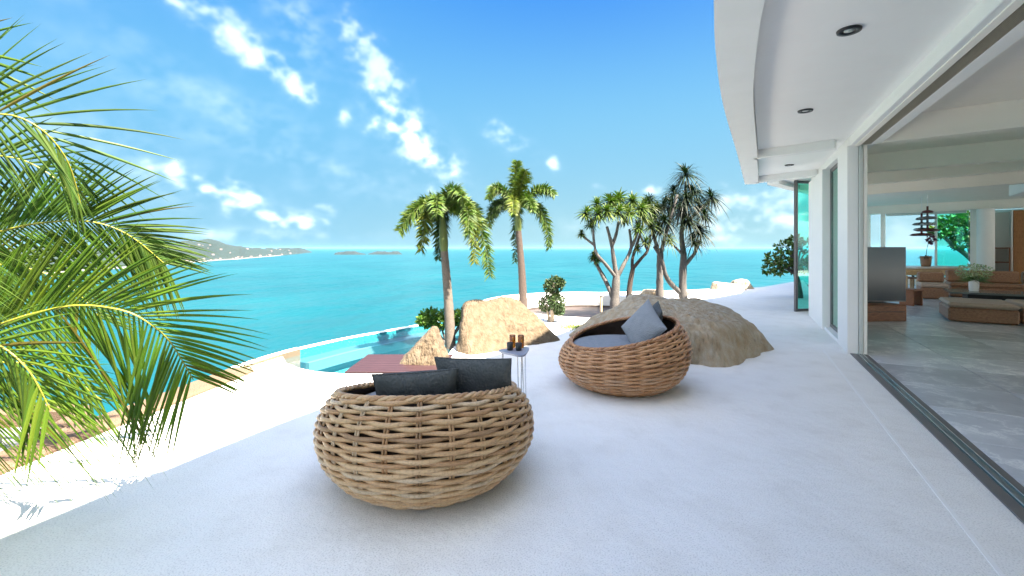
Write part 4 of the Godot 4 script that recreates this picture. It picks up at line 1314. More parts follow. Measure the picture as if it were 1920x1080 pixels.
func make_shrubs() -> void:
	rng.seed = 61
	# shrub round the foot of the nearer palm
	var o := thing("leafy_shrub", "round leaved green shrub behind the nearer palm's trunk, above the rocks", "shrub")
	var st := begin()
	for q in [Vector3(-1.305, 0.289, -7.3), Vector3(-1.167, 0.238, -7.4), Vector3(-0.836, 0.29, -7.4), Vector3(-0.756, 0.341, -7.3)]:
		limb(st, [Vector3(-1.055, -0.359, -7.35), Vector3(-1.055, -0.1, -7.35), q], 0.028, 0.012)
	part("stem", done(st), m.bark_grey, o)
	var l := Leafy.new()
	for b in [[Vector3(-1.323, 0.366, -7.3), 20.0], [Vector3(-1.167, 0.29, -7.4), 17.0], [Vector3(-0.988, 0.326, -7.5), 15.0], [Vector3(-0.836, 0.368, -7.4), 18.0], [Vector3(-0.712, 0.331, -7.2), 12.0], [Vector3(-1.398, 0.356, -7.2), 11.0], [Vector3(-1.094, 0.397, -7.5), 12.0]]:
		var r: float = b[1] * 7.3 / 850.0
		leaf_clump(l, b[0], Vector3(r, r * 0.85, r), int(300 * r / 0.15), 0.065, Color(0.085, 0.17, 0.025))
	part("foliage", l.mesh(), m.leaves, o)
	# clipped little tree
	o = thing("topiary_tree", "small clipped tree with two leafy tiers and a pale trunk, beside the sunken lounge", "tree")
	st = begin()
	limb(st, [Vector3(0.801, -0.026, -9.2), Vector3(0.823, 0.201, -9.2), Vector3(0.833, 0.472, -9.2), Vector3(0.844, 0.796, -9.2)], 0.05, 0.025)
	limb(st, [Vector3(0.751, -0.024, -9.25), Vector3(0.74, 0.14, -9.25), Vector3(0.7, 0.351, -9.3)], 0.035, 0.02)
	part("trunk", done(st), plain(Color(0.25, 0.2, 0.15), 0.9), o)
	l = Leafy.new()
	for b in [[Vector3(0.866, 0.753, -9.2), 16.0], [Vector3(0.766, 0.723, -9.3), 10.0], [Vector3(0.974, 0.796, -9.2), 8.0], [Vector3(0.7, 0.351, -9.3), 14.0], [Vector3(0.899, 0.419, -9.1), 15.0], [Vector3(0.942, 0.255, -9.2), 11.0], [Vector3(0.823, 0.558, -9.2), 12.0]]:
		var r: float = b[1] * 9.2 / 850.0
		leaf_clump(l, b[0], Vector3(r, r, r), int(520 * r / 0.15), 0.05, Color(0.045, 0.07, 0.026))
	part("foliage", l.mesh(), m.leaves, o)
	# tree at the seaward corner, also seen through the green glass
	o = thing("sea_almond_tree", "loose green tree at the terrace's sea edge, half behind the green glass", "tree")
	st = begin()
	limb(st, [Vector3(8.64, -0.02, -13.6), Vector3(8.576, 0.46, -13.6), Vector3(8.448, 0.94, -13.6), Vector3(8.416, 1.42, -13.6)], 0.09, 0.04)
	for q in [Vector3(7.693, 0.948, -13.4), Vector3(7.973, 1.23, -13.5), Vector3(8.192, 1.548, -13.6), Vector3(9.092, 1.419, -13.8), Vector3(9.471, 1.088, -14), Vector3(8.929, 1.662, -13.8), Vector3(7.479, 0.765, -13.3)]:
		limb(st, [Vector3(8.512, 0.7, -13.6), (Vector3(8.48, 1.1, -13.6) + q) / 2, q], 0.04, 0.012)
	part("trunk", done(st), m.bark_grey, o)
	l = Leafy.new()
	for b in [[Vector3(8.192, 1.516, -13.6), 17.0], [Vector3(7.725, 1.169, -13.4), 15.0], [Vector3(8.068, 1.103, -13.5), 14.0], [Vector3(7.511, 0.858, -13.3), 8.0], [Vector3(8.4, 0.86, -13.6), 13.0], [Vector3(8.929, 1.549, -13.8), 20.0], [Vector3(9.388, 1.088, -14), 20.0], [Vector3(8.897, 0.936, -13.7), 16.0], [Vector3(8.542, 1.742, -13.7), 10.0], [Vector3(7.882, 0.822, -13.4), 8.0]]:
		var r: float = b[1] * 13.5 / 850.0
		leaf_clump(l, b[0], Vector3(r, r * 0.6, r), int(95 * r / 0.2), 0.13, Color(0.075, 0.125, 0.03))
	part("foliage", l.mesh(), m.leaves, o)
	# tree outside the far window of the living room
	o = thing("frangipani_tree", "bright green tree outside the living room's far window", "tree")
	st = begin()
	limb(st, [Vector3(26.176, -0.706, -25), Vector3(25.824, 0.324, -25), Vector3(25.147, 1.059, -25), Vector3(24.412, 1.588, -25), Vector3(23.676, 2.235, -25)], 0.2, 0.08)
	limb(st, [Vector3(25.294, 0.941, -25), Vector3(25.147, 1.794, -25), Vector3(24.706, 2.676, -25)], 0.1, 0.05)
	limb(st, [Vector3(25.824, 0.324, -25), Vector3(25.882, 1.353, -25), Vector3(25.735, 2.529, -25)], 0.1, 0.05)
	part("trunk", done(st), m.bark_grey, o)
	l = Leafy.new()
	for b in [[Vector3(23.765, 2.588, -25), 18.0], [Vector3(24.265, 2.971, -25), 20.0], [Vector3(24.853, 2.529, -25), 26.0], [Vector3(25.588, 2.824, -25), 26.0], [Vector3(25.147, 3.265, -25), 22.0], [Vector3(25.882, 1.941, -25), 20.0], [Vector3(24.706, 1.794, -25), 14.0], [Vector3(23.382, 2.382, -25), 10.0]]:
		var r: float = b[1] * 25.0 / 850.0
		leaf_clump(l, b[0], Vector3(r, r * 0.8, r), int(110 * r / 0.5), 0.28, Color(0.06, 0.12, 0.02))
	part("foliage", l.mesh(), m.leaves, o)
	# a patch of grass and small things round it
	l = Leafy.new()
	for i in 1400:
		var p := Vector3(1.2, 0, -8.55) + Vector3(rng.randfn() * 0.22, 0, rng.randfn() * 0.16)
		l.blade(p, (Vector3.UP + ball(0.7)).normalized(), Vector3(rng.randf(), 0.1, rng.randf()), rng.randf_range(0.03, 0.07), 0.008, 0.2, 2, vary(Color(0.13, 0.18, 0.015), 0.25))
	var grass := part("grass", l.mesh(), m.leaves)
	grass.set_meta("kind", "stuff")
	grass.set_meta("label", "bright yellow green tuft of grass beyond the far daybed")
	grass.set_meta("category", "grass")
	var b2 := thing("bollard_light", "thin pale bollard light standing by the sunken lounge", "bollard", Vector3(2.083, 0.004, -10.6))
	st = begin()
	tube(st, PackedVector3Array([Vector3.ZERO, Vector3(0, 0.36, 0)]), PackedFloat32Array([0.03]), 12)
	part("post", done(st), plain(Color(0.5, 0.38, 0.25), 0.7), b2)
	st = begin()
	tube(st, PackedVector3Array([Vector3(0, 0.361, 0), Vector3(0, 0.39, 0)]), PackedFloat32Array([0.036]), 12)
	part("cap", done(st), m.frame_dark, b2)
	b2 = thing("garden_spotlight", "small black spotlight on the golden boulder's left shoulder", "spotlight", Vector3(-0.546, 0.519, -7.25))
	st = begin()
	tube(st, PackedVector3Array([Vector3(-0.03, 0.06, 0.02), Vector3(0.0, 0.07, 0.0), Vector3(0.04, 0.085, -0.03)]), PackedFloat32Array([0.035, 0.035, 0.028]), 12)
	part("head", done(st), m.black, b2)
	st = begin()
	tube(st, PackedVector3Array([Vector3(0, -0.08, 0), Vector3(0, 0.05, 0)]), PackedFloat32Array([0.009]), 8)
	part("stake", done(st), m.black, b2)


# ------------------------------------------------------------------ the house
func make_house() -> void:
	var o := thing("villa", "white villa with a curved roof overhang and wide open glass front", "house")
	# roof: one plate, thick curved fascia, soffit
	var eave := smooth_line(PackedVector2Array([Vector2(-1.6, 7.5), Vector2(-0.9, 5), Vector2(-0.25, 2), Vector2(0.14, 0), Vector2(0.62, -1.4), Vector2(1.18, -2.65), Vector2(1.52, -3.38), Vector2(2.17, -4.65), Vector2(3.5, -7.04), Vector2(5.32, -10.35)]), 0.3)
	var st := begin()
	wall_along(st, eave, 0.0, 0.27, 3.46, 2.95, 0.012)
	part("roof_fascia", done(st), m.white, o)
	var plate := eave.duplicate()
	plate.append_array(PackedVector2Array([Vector2(5.6, -10.9), Vector2(7.6, -12.3), Vector2(11, -15.6), Vector2(15.2, -22.2), Vector2(20.6, -16.0), Vector2(27.0, -8.1), Vector2(12.6, 9.0), Vector2(-1, 9.0)]))
	var inner := Geometry2D.offset_polygon(plate, -0.05)
	st = begin()
	slab(st, inner[0], 3.44, 0.0995)
	part("roof_slab", done(st), m.white, o)
	# unseen upper storey, shaped so that its roof throws the long shadow over the terrace
	st = begin()
	var upper := smooth_line(PackedVector2Array([Vector2(-3.0, 7.5), Vector2(-1.5, 3.6), Vector2(0, 0), Vector2(0.86, -1.9), Vector2(1.95, -3.4), Vector2(3.0, -4.8), Vector2(4.2, -6.8), Vector2(5.05, -8.6)]), 0.4)
	upper.append_array(PackedVector2Array([Vector2(10.5, -6.2), Vector2(14, 1.5), Vector2(8, 8.5), Vector2(-2, 8.4)]))
	slab(st, upper, 5.9, 0.32)
	part("unseen_upper_roof", done(st), m.white, o)
	st = begin()
	slab(st, PackedVector2Array([Vector2(-0.4, 6.5), Vector2(2.2, 0.0), Vector2(4.6, -4.6), Vector2(6.4, -7.2), Vector2(9.8, -5.6), Vector2(12.6, 1.4), Vector2(7.6, 7.2)]), 5.579, 2.12)
	part("unseen_upper_wall", done(st), m.white, o)
	# second stretch of the eave, set back, past the end beam
	st = begin()
	wall_along(st, smooth_line(PackedVector2Array([Vector2(6.05, -10.75), Vector2(7.0, -11.6), Vector2(8.6, -13.0), Vector2(11.2, -15.8), Vector2(15.0, -21.8)]), 0.4), 0.0, 0.25, 3.46, 3.0, 0.012)
	part("roof_fascia", done(st), m.white, o)
	st = begin()
	var line := PackedVector2Array()
	for p in eave:
		if p.y < 2.4:
			line.append(p + Vector2(0.26, 0.1))
	line.append_array(PackedVector2Array([Vector2(6.35, -9.4), Vector2(1.525, 0.0), Vector2(0.28, 2.45)]))
	slab(st, line, 3.13, 0.05)
	part("soffit", done(st), m.soffit, o)
	st = begin()
	slab(st, PackedVector2Array([Vector2(5.55, -10.3), Vector2(6.3, -9.35), Vector2(6.95, -9.95), Vector2(10.2, -14.8), Vector2(8.75, -13.0), Vector2(7.15, -11.55), Vector2(6.2, -10.75)]), 3.15, 0.05)
	part("soffit", done(st), m.soffit, o)
	for b in [[Vector3(3.937, 2.949, -7.42), Vector3(4.743, 2.956, -6.62)], [Vector3(5.43, 2.95, -10.1), Vector3(6.191, 2.948, -9.12)]]:
		var a: Vector3 = b[0]
		var c: Vector3 = b[1]
		var d := c - a
		d.y = 0
		var mid := (a + c) / 2
		var bm := box_part("soffit_beam", Vector3(mid.x, 3.02, mid.z), Vector3(d.length() - 0.03, 0.14, 0.16), m.white, o, atan2(-d.z, d.x))
		bm.set_meta("label", "cross beam under the roof overhang")
	for p in [Vector3(2.439, 3.09, -3.28), Vector3(3.365, 3.084, -5.2), Vector3(5.261, 3.078, -8.6)]:
		st = begin()
		lathe(st, PackedVector2Array([Vector2(0.03, 3.085), Vector2(0.045, 3.066), Vector2(0.075, 3.064), Vector2(0.078, 3.078)]), 24)
		var ring := part("downlight", done(st), m.black, o)
		ring.position = Vector3(p.x, 0, p.z)
		st = begin()
		lathe(st, PackedVector2Array([Vector2(0.0, 3.07), Vector2(0.032, 3.07), Vector2(0.032, 3.08)]), 16)
		part("lamp_lens", done(st), m.frame, ring)
	# head beam over the opening, with the grille set into its underside
	front_box("head_beam", -4.0, 7.25, 0.0, 0.12, 2.95, 3.335, m.white, o)
	front_box("head_beam", -4.0, 7.25, 0.24, 0.36, 2.95, 3.335, m.white, o)
	front_box("head_trim", -4.0, 7.25, 0.055, 0.117, 2.938, 2.951, m.cream, o, 0.003)
	front_box("grille_back", -4.0, 7.25, 0.12, 0.24, 2.99, 3.05, m.frame_dark, o)
	st = begin()
	var fb := Basis(Vector3.UP, atan2(-INTO.z, INTO.x))
	for i in 9:
		box(st, face_point(1.6, 0.128 + 0.0133 * i, 2.957), Vector3(0.005, 0.012, 11.2), fb)
	for i in 420:
		box(st, face_point(-3.9 + i * 0.0265, 0.18, 2.966), Vector3(0.118, 0.008, 0.007), fb)
	part("grille", done(st), plain(Color(0.42, 0.38, 0.3), 0.5, 0.3), o).set_meta("kind", "stuff")
	front_box("head_beam", 7.25, 11.3, 0.0, 0.3, 2.95, 3.335, m.white, o)
	# columns and the fixed glazing past the opening
	front_box("column", 7.22, 7.95, -0.03, 0.1, 0.0, 2.95, m.white, o)
	front_box("door_stile", 7.2, 7.27, 0.105, 0.15, 0.0, 2.95, m.frame, o)
	front_box("door_stile", 7.21, 7.26, 0.156, 0.2, 0.0, 2.95, m.cream, o)
	front_box("column", 9.35, 11.25, -0.05, 0.22, 0.0, 2.95, m.white, o)
	front_box("plinth", 7.955, 9.345, -0.02, 0.18, 0.0, 0.06, m.white, o)
	var win := front_box("window", 7.96, 9.34, 0.07, 0.13, 0.061, 0.12, m.frame_dark, o)
	for s in [[7.96, 8.02, 0.121, 2.88], [9.28, 9.34, 0.121, 2.88], [7.96, 9.34, 2.881, 2.945]]:
		var fr := front_box("window_frame", s[0], s[1], 0.07, 0.13, s[2], s[3], m.frame_dark, o)
		under(fr, win)
	var pane := front_box("pane", 8.025, 9.275, 0.09, 0.102, 0.125, 2.875, m.glass, o, 0.0)
	under(pane, win)
	# door track
	for t in [[0.0, 0.075, m.frame_dark, 0.012], [0.08, 0.092, m.chrome, 0.02], [0.1, 0.13, m.metal, 0.014], [0.136, 0.148, m.chrome, 0.02], [0.155, 0.205, m.frame_dark, 0.012]]:
		front_box("door_track", -4.0, 7.2, t[0], t[1], 0.0, t[3], t[2], o, 0.002)
	# walls that close the far side, with the wide window
	var far := Vector2(2.3, 2.5).normalized()
	var f0 := Vector3(15.4, 0, -19.6)
	var fd := Vector3(far.x, 0, far.y)
	var fn := Vector3(far.y, 0, -far.x)
	var yaw := atan2(-fd.z, fd.x)
	var far_box := func(called: String, a: float, b: float, y0: float, y1: float, mat: Material, off := 0.0, th := 0.25) -> MeshInstance3D:
		var mid := f0 + fd * (a + b) / 2 + fn * (off + th / 2) + Vector3.UP * (y0 + y1) / 2
		return box_part(called, mid, Vector3(b - a, y1 - y0, th), mat, o, yaw, 0.01)
	far_box.call("far_beam", -1.8, 12.0, 2.95, 3.335, m.cream, -0.1, 0.4)
	far_box.call("far_sill", -1.8, 3.05, 0.0, 0.35, m.cream)
	far_box.call("post", -0.15, 0.05, 0.35, 2.95, m.cream)
	far_box.call("post", 0.42, 0.55, 0.35, 2.95, m.cream)
	far_box.call("window_frame", 0.6, 3.0, 2.85, 2.95, m.frame)
	far_box.call("wall", 3.1, 3.45, 0.0, 2.95, m.cream)
	far_box.call("wall", 3.45, 14.0, 0.0, 2.95, m.white, 0.7)
	var gw: MeshInstance3D = far_box.call("window", 2.1, 2.18, 0.35, 2.85, m.frame, 0.05, 0.05)
	var gp: MeshInstance3D = far_box.call("pane", 2.18, 3.05, 0.4, 2.85, m.glass, 0.06, 0.012)
	under(gp, gw)
	st = begin()
	var cp := Vector3(17.656, 1.5, -16.9)
	lathe(st, PackedVector2Array([Vector2(0.24, 0.0), Vector2(0.24, 2.96)]), 28, Vector3(cp.x, 0, cp.z))
	part("round_column", done(st), m.white, o)
	# niche with shelves, and the tall timber door right of it
	var niche: MeshInstance3D = far_box.call("niche", 3.66, 4.14, 0.0, 2.85, plain(Color(0.55, 0.53, 0.48), 0.8), 0.62, 0.06)
	for y in [0.35, 0.95, 1.48]:
		var sh: MeshInstance3D = far_box.call("shelf", 3.66, 4.14, y, y + 0.04, m.wood_red, 0.3, 0.31)
		under(sh, niche)
	for x in [3.66, 4.1]:
		var sd: MeshInstance3D = far_box.call("shelf_side", x, x + 0.04, 0.0, 1.48, m.wood_red, 0.299, 0.305)
		under(sd, niche)
	far_box.call("door_jamb", 4.15, 4.2, 0.0, 2.92, m.white, 0.45, 0.24)
	var door: MeshInstance3D = far_box.call("timber_door", 4.21, 5.95, 0.0, 2.9, m.wood_door, 0.5, 0.08)
	for i in 6:
		var pl: MeshInstance3D = far_box.call("plank", 4.22 + i * 0.29, 4.22 + i * 0.29 + 0.282, 0.02, 2.88, m.wood_door, 0.47, 0.03)
		under(pl, door)
	# ceiling and its beams, which fan out with the roof
	st = begin()
	slab(st, PackedVector2Array([Vector2(-0.1, 3.6), Vector2(1.9, 0), Vector2(6.9, -9.9), Vector2(13.8, -21.0), Vector2(19.8, -15.2), Vector2(26, -8), Vector2(12, 8)]), 3.335, 0.05)
	part("ceiling", done(st), m.cream, o)
	for b in [[Vector2(5.1, -6.35), Vector2(14.0, 0.7)], [Vector2(6.5, -9.0), Vector2(18.5, 0.6)], [Vector2(7.4, -11.6), Vector2(14.5, -1.2)], [Vector2(9.0, -13.3), Vector2(17.5, -2.8)]]:
		var d: Vector2 = b[1] - b[0]
		var mid: Vector2 = (b[0] + b[1]) / 2
		box_part("ceiling_beam", Vector3(mid.x, 3.12, mid.y), Vector3(d.length(), 0.34, 0.22), m.cream, o, atan2(-d.y, d.x), 0.008)
	box_part("bulkhead", Vector3(14.6, 3.12, -11.4), Vector3(2.6, 0.34, 1.6), m.white, o, -0.65, 0.01)
	# outer walls out of sight
	for wl in [[Vector2(20.4, -15.6), Vector2(26.5, -8.2)], [Vector2(12.2, 8.6), Vector2(-0.5, 4.0)]]:
		var d: Vector2 = wl[1] - wl[0]
		var mid: Vector2 = (wl[0] + wl[1]) / 2
		box_part("wall", Vector3(mid.x, 1.665, mid.y), Vector3(d.length(), 3.33, 0.25), m.white, o, atan2(-d.y, d.x))
	# unseen landward front left open, with a white terrace, added to light the rooms
	for k in 7:
		var a := Vector2(26.5, -8.2).lerp(Vector2(12.2, 8.6), k / 6.0)
		box_part("post", Vector3(a.x, 1.475, a.y), Vector3(0.18, 2.95, 0.25), m.white, o, atan2(16.8, 14.3))
	box_part("head_beam", Vector3(19.35, 3.14, 0.2), Vector3(22.1, 0.38, 0.25), m.white, o, atan2(16.8, 14.3))
	st = begin()
	slab(st, PackedVector2Array([Vector2(26.2, -8.3), Vector2(12.1, 8.3), Vector2(17.5, 13.0), Vector2(31.5, -3.8)]), -0.02, 0.3)
	struct("added_rear_terrace_floor", done(st), m.terrace)
	# glass front past the corner
	for k in 4:
		var a := Vector2(6.9, -10.1).lerp(Vector2(13.5, -20.4), k / 4.0)
		box_part("post", Vector3(a.x, 1.475, a.y), Vector3(0.12, 2.95, 0.14), m.white, o, 1.0)
	var dd := Vector2(6.6, -10.3)
	box_part("head_beam", Vector3(10.2, 3.14, -15.25), Vector3(dd.length(), 0.38, 0.25), m.white, o, atan2(10.3, 6.6))
	# floor of the living room, laid with stone tiles
	st = begin()
	slab(st, PackedVector2Array([Vector2(-0.08, 3.55), Vector2(1.75, -0.02), Vector2(7.15, -10.1), Vector2(13.7, -20.8), Vector2(19.8, -15.2), Vector2(26, -8), Vector2(12, 8)]), -0.012, 0.25)
	var fl := struct("living_room_floor", done(st), m.grout, "grey veined stone floor of the living room")
	rng.seed = 77
	var full := [box_mesh(Vector3(0.892, 0.02, 0.892), 0.003)]
	var room := PackedVector2Array([Vector2(1.0, 1.9), Vector2(1.75, -0.02), Vector2(7.2, -10.1), Vector2(13.7, -20.6), Vector2(19.6, -15.2), Vector2(22, -12), Vector2(12, 4)])
	var yaw2 := atan2(-INTO.z, INTO.x)
	for i in range(-3, 26):
		for k in 9:
			var c := face_point(i * 0.9, 0.665 + k * 0.9)
			if not Geometry2D.is_point_in_polygon(Vector2(c.x, c.z), room):
				continue
			# only what the opening shows
			var px := c.x / maxf(-c.z, 0.1)
			if c.z > -1.6 or px > 1.5:
				continue
			var tl := part("tile", full[0], m.tile[rng.randi() % 4], fl)
			tl.position = c + Vector3(0, -0.0085 + rng.randf_range(0, 0.0006), 0)
			tl.rotation.y = yaw2


func make_glass_door() -> void:
	var d := Vector3(7.301, 1.5, -10.85) - Vector3(6.672, 1.5, -10.7)
	d.y = 0
	var c := (Vector3(7.301, 1.5, -10.85) + Vector3(6.672, 1.5, -10.7)) / 2
	var o := thing("glass_door", "tall turquoise glass door leaf standing open beside the white column", "door", Vector3(c.x, 0, c.z), atan2(-d.z, d.x))
	var w := d.length()
	box_part("frame", Vector3(-w / 2 + 0.035, 1.55, 0), Vector3(0.07, 3.1, 0.06), m.frame_dark, o)
	box_part("frame", Vector3(w / 2 - 0.015, 1.55, 0), Vector3(0.03, 3.1, 0.06), m.frame_dark, o)
	box_part("bottom_rail", Vector3(0.02, 0.03, 0), Vector3(w - 0.102, 0.06, 0.05), m.frame_dark, o)
	box_part("top_rail", Vector3(0.02, 3.06, 0), Vector3(w - 0.102, 0.06, 0.05), m.frame_dark, o)
	box_part("pane", Vector3(0.02, 1.545, 0), Vector3(w - 0.104, 2.965, 0.012), m.glass, o, 0.0, 0.0)


# ------------------------------------------------------------------ furniture in the living room
func module(label: String, at: Vector3, turn: float, w: float, d: float, h: float, back: float, top_mat: Material) -> Node3D:
	# a block of the sofa: leather body and a seat pad; a backrest of that height at its rear (z < 0) if asked
	var o := thing("sofa_block", label, "sofa", at, turn, "brown leather sofa blocks")
	box_part("body", Vector3(0, h * 0.36 + 0.02, 0), Vector3(w, h * 0.72, d), m.leather, o, 0.0, 0.03)
	box_part("seat", Vector3(0, h * 0.87 + 0.02, 0), Vector3(w + 0.01, h * 0.26, d + 0.01), top_mat, o, 0.0, 0.035)
	if back > 0.0:
		box_part("backrest", Vector3(0, (h + back) / 2 + 0.02, -d / 2 + 0.14), Vector3(w - 0.02, back - h, 0.26), m.leather, o, 0.0, 0.04)
	return o


func make_furniture() -> void:
	rng.seed = 91
	var u := Vector3(0.8, 0, 0.6)
	var v := Vector3(0.6, 0, -0.8)
	var yaw := atan2(-u.z, u.x)
	var a := Vector3(8.9, 0, -9.25)
	module("long low brown leather bench with a pale top, nearest in the living room", a + u * 0.5 + v * 0.62, yaw, 1.0, 1.24, 0.38, 0.0, m.suede)
	module("brown leather bench beyond the nearest one, cut by the right edge", a + u * 1.62 + v * 0.9, yaw, 1.1, 1.24, 0.38, 0.0, m.suede)
	module("brown leather armchair block with a tall back, left end of the sofa", Vector3(12.299, 1.5, -13.2) * Vector3(1, 0, 1) + v * 0.5, yaw, 0.62, 1.0, 0.44, 0.74, m.suede)
	var b := Vector3(13.424, 1.5, -14) * Vector3(1, 0, 1) + v * 0.3
	module("left section of the long brown sofa behind the coffee table", b + u * 0.85, yaw, 1.6, 1.0, 0.42, 0.78, m.leather)
	module("middle section of the long brown sofa behind the flowers", b + u * 2.5, yaw, 1.6, 1.0, 0.42, 0.78, m.leather)
	module("right section of the long brown sofa, cut by the right edge", b + u * 4.15, yaw, 1.6, 1.0, 0.42, 0.78, m.leather)
	# coffee table
	var c := thing("coffee_table", "low coffee table with a dark glass top on a black base", "coffee table", Vector3(12.35, 0, -11.45), yaw)
	box_part("tabletop", Vector3(0, 0.36, 0), Vector3(2.0, 0.05, 1.15), plain(Color(0.14, 0.16, 0.15), 0.12), c, 0.0, 0.01)
	box_part("base", Vector3(0, 0.175, 0), Vector3(1.3, 0.31, 0.7), m.black, c)
	var vs := thing("flower_vase", "white vase of pale green flowers on the coffee table", "vase", Vector3(11.971, 0.353, -11.75) * Vector3(1, 0, 1) + Vector3(0, 0.386, 0))
	var st := begin()
	lathe(st, PackedVector2Array([Vector2(0, 0), Vector2(0.085, 0), Vector2(0.095, 0.02), Vector2(0.1, 0.2), Vector2(0.09, 0.29), Vector2(0.08, 0.29), Vector2(0.085, 0.2), Vector2(0, 0.19)]), 24)
	part("vase_body", done(st), m.white, vs)
	var l := Leafy.new()
	for i in 260:
		var d := (ball() * Vector3(1, 0.6, 1) + Vector3.UP * 0.55).normalized()
		l.blade(Vector3(0, 0.27, 0), d, Vector3(d.z, 0.2, -d.x), rng.randf_range(0.25, 0.42), 0.012, 0.25, 3, vary(Color(0.2, 0.27, 0.12), 0.3))
	leaf_clump(l, Vector3(0, 0.5, 0), Vector3(0.38, 0.2, 0.36), 700, 0.045, Color(0.42, 0.48, 0.3))
	part("flowers", l.mesh(), m.leaves, vs)
	# television on its timber block, and a stool behind
	var blk := thing("timber_bench", "thick red brown timber block bench under the television", "bench", Vector3(7.55, 0, -9.55), 0.06)
	box_part("slab", Vector3(0, 0.17, 0), Vector3(1.0, 0.34, 0.66), m.wood_red, blk, 0.0, 0.02)
	box_part("groove", Vector3(0, 0.2, 0.331), Vector3(0.9, 0.012, 0.004), m.black, blk, 0.0, 0.0)
	var tv := thing("television", "large dark reflecting television screen standing on the timber bench", "television", Vector3(7.62, 0.342, -9.62), 0.04)
	box_part("screen_body", Vector3(0, 0.6, 0), Vector3(1.5, 1.16, 0.05), m.frame_dark, tv)
	box_part("screen", Vector3(0, 0.605, 0.027), Vector3(1.47, 1.12, 0.004), plain(Color(0.035, 0.05, 0.065), 0.2), tv, 0.0, 0.0)
	box_part("stand", Vector3(0, 0.01, 0), Vector3(0.5, 0.018, 0.22), m.black, tv)
	var s := thing("wooden_stool", "small dark red wooden stool behind the television", "stool", Vector3(10.472, 1.5, -11.9) * Vector3(1, 0, 1), 0.3)
	box_part("seat", Vector3(0, 0.4, 0), Vector3(0.4, 0.06, 0.36), m.wood_red, s, 0.0, 0.015)
	for x in [-0.16, 0.16]:
		box_part("leg", Vector3(x, 0.185, 0), Vector3(0.06, 0.37, 0.32), m.wood_red, s)
	# dining table with chairs, pot and pendants
	var dt := thing("dining_table", "long pale dining table with timber legs by the far window", "dining table", Vector3(15.548, 1.5, -16.9) * Vector3(1, 0, 1), 0.1)
	box_part("tabletop", Vector3(0, 0.79, 0), Vector3(2.2, 0.06, 1.1), plain(Color(0.72, 0.68, 0.62), 0.35), dt, 0.0, 0.01)
	box_part("apron", Vector3(0.1, 0.68, 0), Vector3(1.7, 0.15, 0.7), m.wood_light, dt)
	for x in [-0.85, 0.85]:
		for z in [-0.38, 0.38]:
			box_part("leg", Vector3(x, 0.3, z), Vector3(0.09, 0.6, 0.09), m.wood_light, dt)
	var spots := [[Vector3(14.042, 1.5, -16), 2.9, "pale timber dining chair at the near left of the dining table", false], [Vector3(14.366, 1.5, -15.9), 3.2, "pale timber dining chair second from the left at the dining table", false], [Vector3(15.058, 1.5, -15.9), 3.2, "pale timber dining chair nearest the sofa at the dining table", false], [Vector3(15.925, 1.5, -18), 0.1, "black dining chair on the window side of the dining table", true]]
	for sp in spots:
		var ch := thing("dining_chair", sp[2], "chair", (sp[0] as Vector3) * Vector3(1, 0, 1), sp[1], "dining chairs")
		var cm: Material = m.black if sp[3] else m.wood_light
		box_part("seat", Vector3(0, 0.45, 0), Vector3(0.46, 0.05, 0.46), cm if sp[3] else m.leather, ch, 0.0, 0.012)
		box_part("backrest", Vector3(0, 0.64, -0.21), Vector3(0.46, 0.18, 0.035), cm, ch, 0.0, 0.01)
		for x in [-0.2, 0.2]:
			box_part("leg", Vector3(x, 0.21, 0.2), Vector3(0.045, 0.42, 0.045), cm, ch)
			box_part("leg", Vector3(x, 0.27, -0.21), Vector3(0.045, 0.54, 0.045), cm, ch)
	var pt := thing("potted_orchid", "brown pot with a dark purple orchid on the dining table", "pot plant", Vector3(15.155, 1.5, -16.6) * Vector3(1, 0, 1) + Vector3(0, 0.821, 0))
	st = begin()
	lathe(st, PackedVector2Array([Vector2(0, 0), Vector2(0.13, 0), Vector2(0.15, 0.1), Vector2(0.17, 0.38), Vector2(0.15, 0.38), Vector2(0.13, 0.3), Vector2(0, 0.3)]), 20)
	part("pot", done(st), m.leather, pt)
	l = Leafy.new()
	for i in 14:
		l.blade(Vector3(0, 0.34, 0), Vector3(rng.randfn(), 0.7, rng.randfn()).normalized(), Vector3(0.1, 1, 0.2), 0.3, 0.06, 0.6, 4, vary(Color(0.03, 0.05, 0.03), 0.3))
	part("leaves", l.mesh(), m.leaves, pt)
	st = begin()
	tube(st, smooth_path(PackedVector3Array([Vector3(0, 0.33, 0), Vector3(0.05, 0.7, 0), Vector3(0.14, 0.98, 0.02), Vector3(0.28, 1.02, 0.04)]), 12), PackedFloat32Array([0.01]), 6)
	part("stem", done(st), m.shaft, pt)
	l = Leafy.new()
	leaf_clump(l, Vector3(0.17, 0.98, 0.02), Vector3(0.16, 0.14, 0.1), 90, 0.09, Color(0.12, 0.02, 0.06))
	part("flowers", l.mesh(), m.leaves, pt)
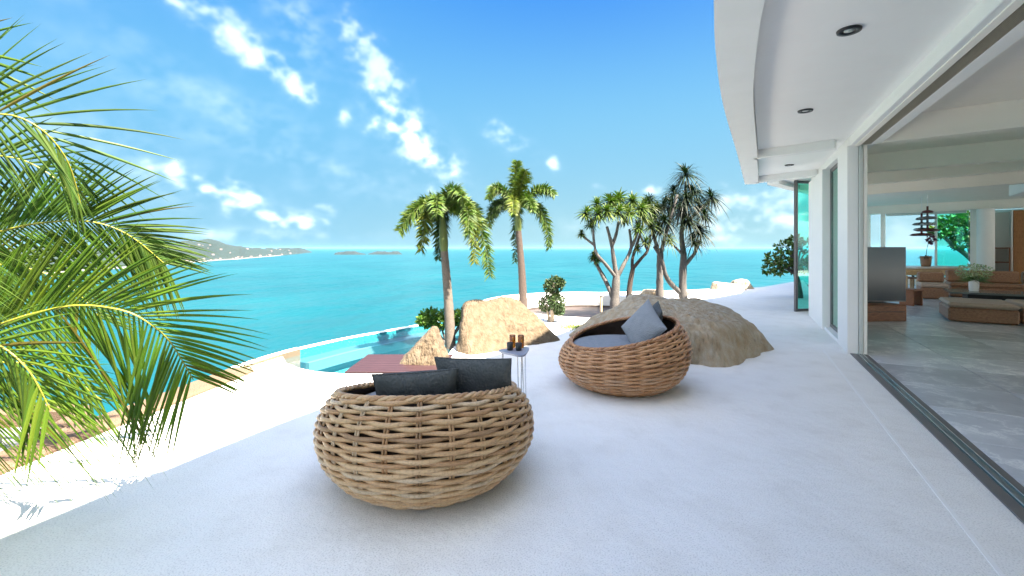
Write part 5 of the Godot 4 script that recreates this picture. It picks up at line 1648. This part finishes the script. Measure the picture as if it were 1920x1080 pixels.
	for g in [[Vector3(14.095, 1.5, -15.6), 2.5, 1.95, "left pendant lamp of stacked dark discs over the dining table"], [Vector3(14.114, 1.5, -15.4), 2.72, 2.1, "right, higher pendant lamp of stacked dark discs over the dining table"]]:
		var q := thing("pendant_lamp", g[3], "pendant lamp", (g[0] as Vector3) * Vector3(1, 0, 1), 0.0, "pendant lamps over the dining table")
		st = begin()
		tube(st, PackedVector3Array([Vector3(0, g[1], 0), Vector3(0, 3.3, 0)]), PackedFloat32Array([0.012]), 6)
		part("cord", done(st), m.white, q)
		var n := 4
		for i in n:
			var y: float = lerpf(g[2], g[1], i / float(n - 1))
			var r := 0.27 - 0.035 * i + (0.06 if i % 2 == 0 else 0.0)
			st = begin()
			lathe(st, PackedVector2Array([Vector2(0.0, y - 0.03), Vector2(r * 0.8, y - 0.035), Vector2(r, y - 0.005), Vector2(r * 0.75, y + 0.045), Vector2(0.03, y + 0.07), Vector2(0.03, y + 0.2)]), 24)
			part("lamp_shade", done(st), [plain(Color(0.1, 0.02, 0.02), 0.3), m.metal, m.frame_dark][i % 3], q)


func _ready() -> void:
	var cam := Camera3D.new()
	cam.name = "camera"
	cam.projection = Camera3D.PROJECTION_FRUSTUM
	cam.near = 0.05
	cam.far = 60000.0
	cam.size = 0.05 * 1080.0 / 850.0
	cam.frustum_offset = Vector2(0, -0.05 * 75.0 / 850.0)
	cam.position = Vector3(0, 1.5, 0)
	add_child(cam)
	cam.current = true
	var env := Environment.new()
	env.background_mode = Environment.BG_SKY
	env.sky = Sky.new()
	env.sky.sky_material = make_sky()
	env.background_energy_multiplier = 1.0
	env.tonemap_mode = Environment.TONE_MAPPER_LINEAR
	env.tonemap_exposure = 7.2
	env.fog_enabled = true
	env.fog_density = 0.000016
	env.fog_light_color = Color(0.55, 0.78, 0.95)
	env.sdfgi_enabled = true
	env.ssao_enabled = true
	env.ssil_enabled = true
	var we := WorldEnvironment.new()
	we.name = "world_environment"
	we.environment = env
	add_child(we)
	var sun := DirectionalLight3D.new()
	sun.name = "sun"
	sun.light_energy = 1.6
	sun.light_color = Color(1.0, 0.955, 0.89)
	sun.light_angular_distance = 0.5
	sun.shadow_enabled = true
	add_child(sun)
	sun.look_at_from_position(SUN * 10.0, Vector3.ZERO)

	make_materials()
	make_sea()
	make_headland()
	make_terrace()
	make_house()
	make_rocks()
	make_glass_door()
	make_coconut_palm()
	make_palms()
	make_screw_pines()
	make_shrubs()
	make_daybeds()
	make_side_table()
	make_furniture()
